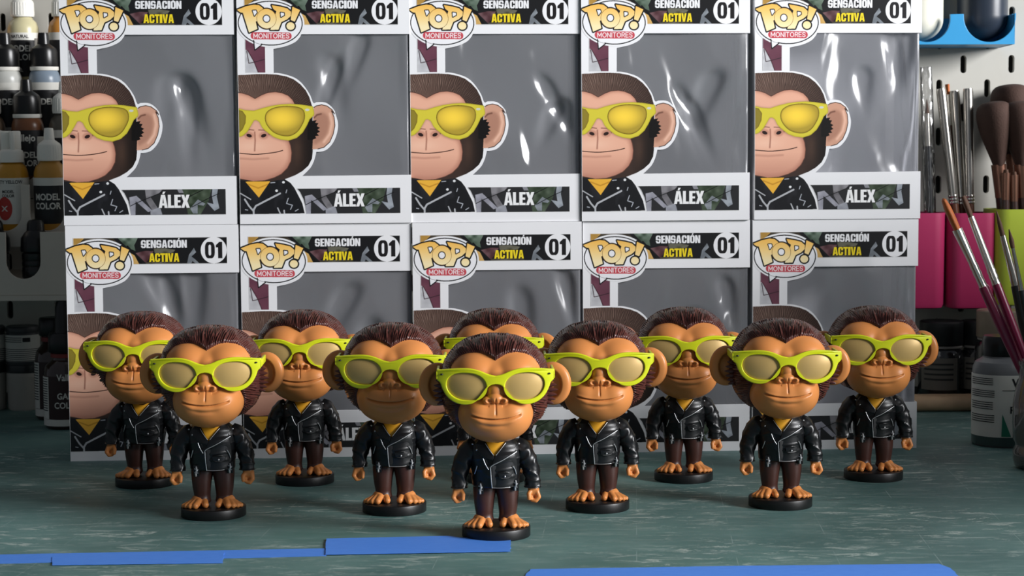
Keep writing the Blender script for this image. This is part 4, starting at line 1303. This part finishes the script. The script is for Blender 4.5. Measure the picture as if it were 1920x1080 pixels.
brown_bottle(104, 785, 1.392, .0145, .066, False, 'black bottle with a barcode label behind the brown glass one', ())
brown_bottle(124, 800, 1.343, .0155, .058, True, 'brown glass dropper bottle with black rubber bulb left of the boxes', (('Vallejo', .0048, .0375, .38), ('GAME', .0045, .0235, .34), ('COLOR', .0045, .0165, .33)))

# --- right: cups on the board
def cup(px0, px1, y, pz_top, pz_bot, rgb, label, name='storage_cup', text=None):
    a = at(px0, pz_top, y); b = at(px1, pz_bot, y)
    x0, x1, z1, z0 = a.x, b.x, a.z, b.z
    w = x1 - x0; d = .052; cx = (x0 + x1) / 2; r = .011
    root = empty(name, (cx, y + d / 2, z0))
    h = z1 - z0
    m = mat('cup_plastic_%d_%d_%d' % rgb, rgb, .45, var=.02)
    def ring(s, rr, z):
        o = R_(-w / 2 + s, -d / 2 + s, w / 2 - s, d / 2 - s, max(rr - s, .002), 6); return [(x, yy, z) for x, yy in o]
    rings = [ring(.006, r, .0), ring(.002, r, .001), ring(.0008, r, .004), ring(0, r, h), ring(.0016, r, h), ring(.0028, r, .003)]
    n = len(rings[0])
    f = grid_faces(len(rings), n, wrap_v=True).tolist() + [list(range(n)), list(range((len(rings) - 1) * n, len(rings) * n))]
    me = make_mesh('cup', [p for q in rings for p in q], f)
    bm = bmesh.new(); bm.from_mesh(me); bmesh.ops.recalc_face_normals(bm, faces=bm.faces); bm.to_mesh(me); bm.free()
    obj('cup_body', smooth(me, 40), m, root)
    obj('hook', box_mesh(-.0025, .0025, d / 2 - .0005, PEG_Y - (y + d / 2) + .004, h - .012, h - .006, .0006), m, root)
    tag(root, label, 'cup', 'plastic storage cups on the perforated board')
    return root, cx, y + d / 2, z0, z1
cupY = 1.425
MAG = (160, 38, 84)
C1 = cup(1684, 1776, cupY, 400, 580, MAG, 'magenta plastic cup half hidden behind the right end of the boxes')
C2 = cup(1779, 1872, cupY, 400, 580, MAG, 'magenta plastic cup beside the lime one')
C3 = cup(1870, 1966, cupY - .004, 393, 574, (176, 192, 62), 'lime green plastic cup at the right edge')

# --- brushes
def brush(base, tip, parts_, label, cat='brush', group=None, name='paint_brush'):
    """parts_: list of (part name, [(radius, t along 0..1)], material, flat)"""
    base, tip = Vector(base), Vector(tip); L = (tip - base).length
    root = empty(name, base)
    q = (tip - base).to_track_quat('Z', 'Y')
    root.rotation_mode = 'QUATERNION'; root.rotation_quaternion = q
    for pn, prof, m, flat in parts_:
        me = lathe([(max(r, 1e-7), t * L) for r, t in prof], 24)
        if flat != 1: me.transform(Matrix.Diagonal((1, flat, 1, 1)))
        obj(pn, me, m, root)
    tag(root, label, cat, group)
    return root
CHR = mat('polished_ferrule', (214, 210, 202), .22, .9, var=.03)
DKC = mat('dark_chrome', (168, 164, 158), .2, .9, var=.05)
WOODB = mat('brown_varnished_handle', (84, 46, 28), .35)
MAGH = mat('magenta_brush_handle', (128, 26, 66), .3, coat=.4)
BRS_O = mat('orange_bristles', (166, 88, 34), .6, bump=.6, bscale=900, var=.15)
BRS_D = mat('brown_bristles', (84, 56, 40), .7, bump=.6, bscale=900, var=.15)
BLKH = mat('black_brush_handle', (30, 30, 32), .35)
def in_cup(c, dx, dy): return Vector((c[1] + dx, c[2] + dy, c[3] + .008))
g1 = 'chrome-handled brushes in the magenta cup'
for bdx, px, py, lab in ((.006, 1764, 166, 'leaning chrome-handled brush, leftmost of three in the magenta cup'), (.0, 1790, 170, 'chrome-handled brush, middle of three in the magenta cup'), (.004, 1815, 166, 'upright chrome-handled brush, right of three in the magenta cup')):
    y = C2[2] + (.008 if px == 1790 else 0)
    tip = at(px, py, y)
    foot_px = {1764: 1806, 1790: 1812, 1815: 1821}[px]
    base = at(foot_px, 540, y)
    r = .0037
    brush(base, tip, [('handle', [(.0030, 0), (.0037, .25), (.0036, .425)], WOODB, 1), ('ring', [(.0038, .425), (.0041, .43), (.0036, .438), (.0041, .446), (.0036, .455), (.0041, .463), (.0038, .47)], DKC, 1), ('chrome_tube', [(.0036, .47), (.0038, .55), (r + .0004, .985), (r, 1)], DKC, 1)], lab, 'brush', g1)
tip = at(1776, 158, C2[2] + .014); base = at(1800, 540, C2[2] + .014)
brush(base, tip, [('handle', [(.002, 0), (.003, .5), (.0028, .8)], WOODB, 1), ('ferrule', [(.0030, .8), (.0030, .95)], CHR, 1), ('bristles', [(.0032, .95), (.0034, 1)], BRS_O, .5)], 'flat orange-tipped brush peeking up behind the chrome handles', 'brush')
# brush in a clear sleeve
y = C1[2]; tip = at(1736, 125, y); base = at(1748, 560, y)
rt = brush(base, tip, [('handle', [(.002, 0), (.0030, .3), (.0026, .66)], BLKH, 1), ('ferrule', [(.0022, .66), (.0018, .8)], CHR, 1), ('bristles', [(.0018, .8), (.0003, .86)], BRS_D, 1)], 'thin black brush in a clear plastic sleeve beside the boxes', 'brush')
m = bpy.data.materials.new('clear_sleeve'); m.use_nodes = True; t = NT(m); t.n.remove(t.bsdf)
gl = t.new('ShaderNodeBsdfGlossy'); gl.inputs['Roughness'].default_value = .12
tp = t.new('ShaderNodeBsdfTransparent'); tp.inputs['Color'].default_value = (.86, .86, .86, 1)
mx = t.new('ShaderNodeMixShader'); fr = t.new('ShaderNodeFresnel'); fr.inputs['IOR'].default_value = 1.5
bp = t.new('ShaderNodeBump'); bp.inputs['Distance'].default_value = .003; t.link(t.noise(t.mapping(t.coord(), (90, 90, 40)), 1, 2), bp.inputs['Height'])
t.link(bp.outputs[0], gl.inputs['Normal']); t.link(bp.outputs[0], fr.inputs['Normal'])
t.link(t.math('MINIMUM', t.math('MULTIPLY_ADD', fr.outputs[0], 2.0, .06), 1.0), mx.inputs[0]); t.link(tp.outputs[0], mx.inputs[1]); t.link(gl.outputs[0], mx.inputs[2]); t.link(mx.outputs[0], t.n['Material Output'].inputs['Surface'])
SLEEVE = m
L = (tip - base).length
obj('clear_sleeve', lathe([(.0045, L * .1), (.0052, L * .5), (.0052, L * .92), (.0048, L * 1.0)], 20, caps=False), SLEEVE, rt)

# fluffy make-up brushes in the lime cup
FLUF = mat('soft_brown_hair', (66, 46, 38), .85, bump=.8, bscale=700, var=.12)
DKH = mat('dark_brown_handle', (58, 40, 36), .3)
yb = C3[2]
for k, (fx, fy, hx, hy, R, lab) in enumerate(((1890, 500, 1862, 200, .020, 'wide dark fluffy brush leaning left out of the lime cup'), (1908, 500, 1893, 168, .022, 'large round fluffy brush standing tall behind the others'), (1925, 500, 1908, 200, .020, 'fluffy brush at the right edge in the lime cup'))):
    y = yb + (-.004, .014, -.008)[k]
    base, tip = at(fx, fy, y), at(hx, hy - 10, y)
    brush(base, tip, [('handle', [(.003, 0), (.0048, .3), (.0050, .42)], DKH, 1), ('ferrule', [(.0052, .42), (.0062, .62)], mat('bronze_ferrule', (128, 92, 76), .3, .8), 1),
                      ('bristles', [(max(q[0], 0), q[1]) for q in spline([(.0062, .61), (R * .5, .68), (R * .82, .79), (R, .89), (R * .95, .955), (R * .72, .987), (R * .35, .998), (0, 1.0)], 4)], FLUF, .7)], lab, 'brush', 'fluffy brushes in the lime cup')
for k, (fx, hx, hy) in enumerate(((1884, 1886, 318), (1903, 1901, 322))):
    y = yb - .016
    brush(at(fx, 520, y), at(hx, hy, y), [('handle', [(.0024, 0), (.0036, .5), (.0030, .72)], DKH, 1), ('ferrule', [(.0031, .72), (.0036, .97)], mat('bronze_ferrule', (128, 92, 76), .3, .8), 1), ('bristles', [(.0036, .97), (.0030, 1.0)], BRS_D, .6)],
          ['slim dark brush in front of the fluffy ones, left of two', 'slim dark brush in front of the fluffy ones, right of two'][k], 'brush', 'fluffy brushes in the lime cup')

# --- blue holder with round-bottomed bottles, top right
hy = 1.44
p0, p1 = at(1722, 84, hy), at(1903, 26, hy)
bx0, bx1, bz0, bz1 = p0.x - .06, p1.x, p0.z, p1.z
root = empty('bottle_holder', ((bx0 + bx1) / 2, hy, bz0)); o0 = Vector(root.location)
blue = mat('sky_blue_plastic', (54, 148, 202), .35, var=.03)
nav = at(1855, 40, hy).x; wht = at(1738, 40, hy).x
def ucut(cx, r, bot):
    return [(cx + r, bz1 + .0001)] + [(cx + r * math.cos(t), bot + r - r * math.sin(t)) for t in np.linspace(0, math.pi, 24)] + [(cx - r, bz1 + .0001)]
rn = .0208
zb = at(1855, 79, hy).z; zw = at(1738, 79, hy).z
out = [(bx0, bz0), (bx1, bz0), (bx1, bz1)] + ucut(nav, rn, zb) + ucut(wht, .0185, zw) + [(bx0, bz1)]
fp = obj('front_plate', map_verts(curve_fill([out], .002, .0004, 1), lambda a: a + np.array([0, hy, 0])), blue, root); fp.location = -o0
for nm, me in (('back_plate', box_mesh(bx0, bx1, PEG_Y - .003, PEG_Y - .0006, bz0, bz1)), ('floor_plate', box_mesh(bx0, bx1, hy + .001, PEG_Y - .003, bz0, bz0 + .002)), ('side_plate', box_mesh(bx1 - .002, bx1, hy + .001, PEG_Y - .003, bz0, bz1))):
    q = obj(nm, me, blue, root); q.location = -o0
tag(root, 'sky blue plastic holder with U-shaped cutouts on the perforated board', 'holder')
def round_bottle(cx, r, zb, rgb, label, y):
    root = empty('round_bottom_bottle', (cx, y, zb))
    prof = [(0, 0)] + [(r * math.sin(t), r * .95 * (1 - math.cos(t))) for t in np.linspace(.15, math.pi / 2, 14)] + [(r, .05), (r, .085)]
    obj('bottle_body', lathe(prof, 48), mat('bottle_%d_%d_%d' % rgb, rgb, .3, var=.02), root)
    obj('cap', lathe([(r * .97, .085), (r * 1.02, .0855), (r * 1.0, .105), (0, .106)], 40), CAPB(), root)
    tag(root, label, 'bottle', 'round-bottomed bottles in the blue holder')
round_bottle(nav, rn - .0006, zb + .0026, (42, 50, 62), 'dark navy round-bottomed bottle in the blue holder', hy + .0215)
round_bottle(wht, .0179, zw + .0026, (232, 230, 214), 'cream white round-bottomed bottle in the blue holder', hy + .0215)

# --- dark jars and dowel on the table behind, right
def dark_jar(px, y, R, H, caprgb, label, lid_h=.022, lab=True):
    x = at(px, 740, y).x
    root = empty('dark_jar', (x, y, 0))
    obj('jar_body', lathe([(0, 0), (R * .94, 0), (R, .002), (R, H - .006), (R * .9, H - .002), (R * .8, H)], 40), mat('dark_jar_glass', (26, 26, 28), .12, coat=.4), root)
    obj('collar', lathe([(R * .86, H), (R * .9, H + .0006), (R * .9, H + .0022), (R * .86, H + .0026)], 36), mat('jar_collar', (120, 116, 112), .4), root)
    obj('cap', lathe([(R * .92, H + .0026), (R * .95, H + .0034), (R * .95, H + lid_h - .001), (R * .9, H + lid_h), (0, H + lid_h)], 40), mat('cap_%d_%d_%d' % caprgb, caprgb, .4), root)
    if lab:
        lb = obj('label', band(R + .0001, H * .3, H * .85, -1.2, .5, 20), mat('jar_label_dim', (96, 92, 86), .5), root)
        lines_label(lb, R + .0005, H * .45, H * .8, -1.0, .3, 4, LBLK())
    tag(root, label, 'jar', 'jars on the table under the magenta cups')
dark_jar(1764, 1.437, .0185, .047, (18, 18, 20), 'dark jar with black lid under the first magenta cup')
dark_jar(1838, 1.437, .0165, .047, (18, 18, 20), 'dark jar with black lid under the second magenta cup')
dark_jar(1872, 1.385, .0185, .058, (120, 106, 92), 'dark jar with a paint-crusted beige lid behind the grey bottle', .024, False)
dw = at(1700, 764, 1.398); 
root = empty('wooden_dowel', (.30, 1.398, .0062))
me = lathe([(.0052, 0), (.0060, .001), (.0060, .104), (.0056, .107), (.0045, .1085)], 28); me.transform(Matrix.Rotation(math.pi / 2, 4, 'Y'))
obj('rod', me, mat('pale_wood', (176, 148, 118), .6, var=.1, vscale=90), root)
tag(root, 'pale wooden dowel lying on the table behind the boxes at right', 'dowel')
root = empty('wooden_dowel', (.30, 1.4115, .0062))
me = lathe([(.0055, 0), (.0060, .001), (.0060, .072), (.0040, .083), (.002, .084)], 28); me.transform(Matrix.Rotation(math.pi / 2, 4, 'Y'))
obj('rod', me, mat('pale_wood', (176, 148, 118), .6), root)
tag(root, 'second wooden dowel with a tapered end behind the first', 'dowel')

# --- grey primer bottle
bx, by = .3425, 1.232
R = .0202
root = empty('primer_bottle', (bx, by, 0))
obj('bottle_body', lathe([(0, 0), (R * .9, 0), (R, .003), (R, .0505), (R * .985, .0545), (R * .9, .0585), (R * .72, .0605), (R * .66, .0615), (R * .66, .0625)], 56), mat('primer_grey_plastic', (112, 114, 116), .35), root)
obj('cap', lathe([(R * .66, .0625), (R * .68, .0632), (R * .68, .0745), (R * .63, .0765), (0, .0765)], 44), CAPB(), root)
obj('paint_residue', lathe([(R + .00012, .0015), (R + .00012, .0075)], 56, caps=False), mat('primer_dark_green', (52, 72, 70), .35), root)
lb = obj('label', band(R + .0001, .0075, .0505, -1.75, 1.75, 48), LWHT(), root)
for k, (z0, z1) in enumerate(((.0435, .049), (.0350, .0405), (.0265, .0325), (.0175, .0235))):
    lines_label(lb, R + .0005, z0, z1, -1.52, -.5 if k % 2 else -.55, 4, LBLK(), name='small_print')
text_on(lb, 'V', .0058, R + .0006, .0425, .20, LBLK(), .05, 1)
text_on(lb, 'R', .0046, R + .0006, .0245, .10, LBLK(), .05, 1)
text_on(lb, '3', .0046, R + .0006, .0115, .24, LBLK(), .02, 1)
obj('label_rule', band(R + .0005, .0400, .0404, -.25, .5, 10, .0002), LBLK(), lb)
obj('green_wedge', wrap(fine(curve_fill([[(-.0030, -.009), (.0036, -.009), (-.0024, .0065)]], .0003)), R + .0006, -.12, .0172), mat('label_green', (28, 118, 92), .5), lb)
tag(root, 'grey primer bottle with black cap and white label on the table, right', 'bottle')

# --- glass jar with brushes at the right edge
jx, jy = .3435, 1.132
root = empty('glass_jar', (jx, jy, 0))
gm = bpy.data.materials.new('clear_jar_glass'); gm.use_nodes = True; t = NT(gm); t.n.remove(t.bsdf)
gl = t.new('ShaderNodeBsdfGlossy'); gl.inputs['Roughness'].default_value = .05
tp = t.new('ShaderNodeBsdfTransparent'); tp.inputs['Color'].default_value = (.94, .95, .945, 1)
mx = t.new('ShaderNodeMixShader'); lw = t.new('ShaderNodeFresnel'); lw.inputs['IOR'].default_value = 1.5
t.link(t.math('MINIMUM', t.math('MULTIPLY_ADD', lw.outputs[0], 1.6, .03), 1.0), mx.inputs[0]); t.link(tp.outputs[0], mx.inputs[1]); t.link(gl.outputs[0], mx.inputs[2])
hz = t.new('ShaderNodeBsdfDiffuse'); hz.inputs['Color'].default_value = (.55, .54, .52, 1)
m2 = t.new('ShaderNodeMixShader'); m2.inputs[0].default_value = .10
t.link(mx.outputs[0], m2.inputs[1]); t.link(hz.outputs[0], m2.inputs[2]); t.link(m2.outputs[0], t.n['Material Output'].inputs['Surface'])
prof = [(0, .0), (.0165, 0), (.0195, .002), (.0205, .006), (.0205, .012), (.0190, .0145), (.0190, .0165), (.0205, .019), (.0210, .030), (.0208, .042), (.0190, .052), (.0172, .058), (.0168, .066), (.0178, .0675), (.0178, .0695), (.0166, .0700), (.0160, .0680), (.0158, .058), (.0176, .051), (.0194, .042), (.0196, .030), (.019, .02), (.0178, .0155), (.019, .012), (.0188, .006), (.017, .0045), (0, .004)]
obj('jar_body', lathe(prof, 56, caps=False, angle=60), gm, root)
tag(root, 'clear glass jar holding paint brushes at the right edge', 'jar')
def jar_brush(tip_px, tip_y, mid_px, parts_, label, foot=(0, 0), cat='brush'):
    """rests inside the jar; passes through the jar mouth towards the tip"""
    tip = at(*tip_px, tip_y)
    base = Vector((jx + foot[0], jy + foot[1], .006))
    brush(base, tip, parts_, label, cat, 'brushes standing in the glass jar')
jar_brush((1768, 372), 1.150, None, [('handle', [(.0016, 0), (.0026, .2), (.0036, .5), (.0033, .66)], MAGH, 1), ('ferrule', [(.0036, .66), (.0034, .70), (.0038, .71), (.0034, .725), (.0038, .735), (.0034, .75), (.0044, .88)], CHR, .75), ('bristles', [(.0044, .88), (.0050, .92), (.0048, .965), (.0032, .993), (.001, 1)], BRS_O, .5)], 'magenta brush with long ferrule and rounded orange bristles', (.012, .004))
jar_brush((1806, 368), 1.165, None, [('handle', [(.0016, 0), (.0026, .2), (.0032, .5), (.0029, .66)], MAGH, 1), ('ferrule', [(.0032, .66), (.0030, .68), (.0034, .69), (.003, .70), (.0034, .71), (.0029, .72), (.0024, .92)], CHR, .9), ('bristles', [(.0024, .92), (.0028, .97), (.0022, 1)], BRS_D, .7)], 'magenta brush with brown square bristles right of the orange one', (.013, .008))
jar_brush((1868, 395), 1.14, None, [('handle', [(.0018, 0), (.0034, .35), (.0044, .55), (.0030, .7)], BLKH, 1), ('ferrule', [(.0026, .7), (.0018, .9)], DKC, 1), ('bristles', [(.0016, .9), (.0014, .95), (.0003, 1)], BRS_D, 1)], 'black brush leaning over the lime cup', (.008, -.006))
jar_brush((1892, 430), 1.12, None, [('handle', [(.0015, 0), (.0026, .5), (.0018, .74)], BLKH, 1), ('ferrule', [(.0016, .74), (.0011, .92)], DKC, 1), ('bristles', [(.0013, .92), (.0016, .95), (.0003, 1)], BRS_D, 1)], 'thin black detail brush near the right edge', (.004, -.008))
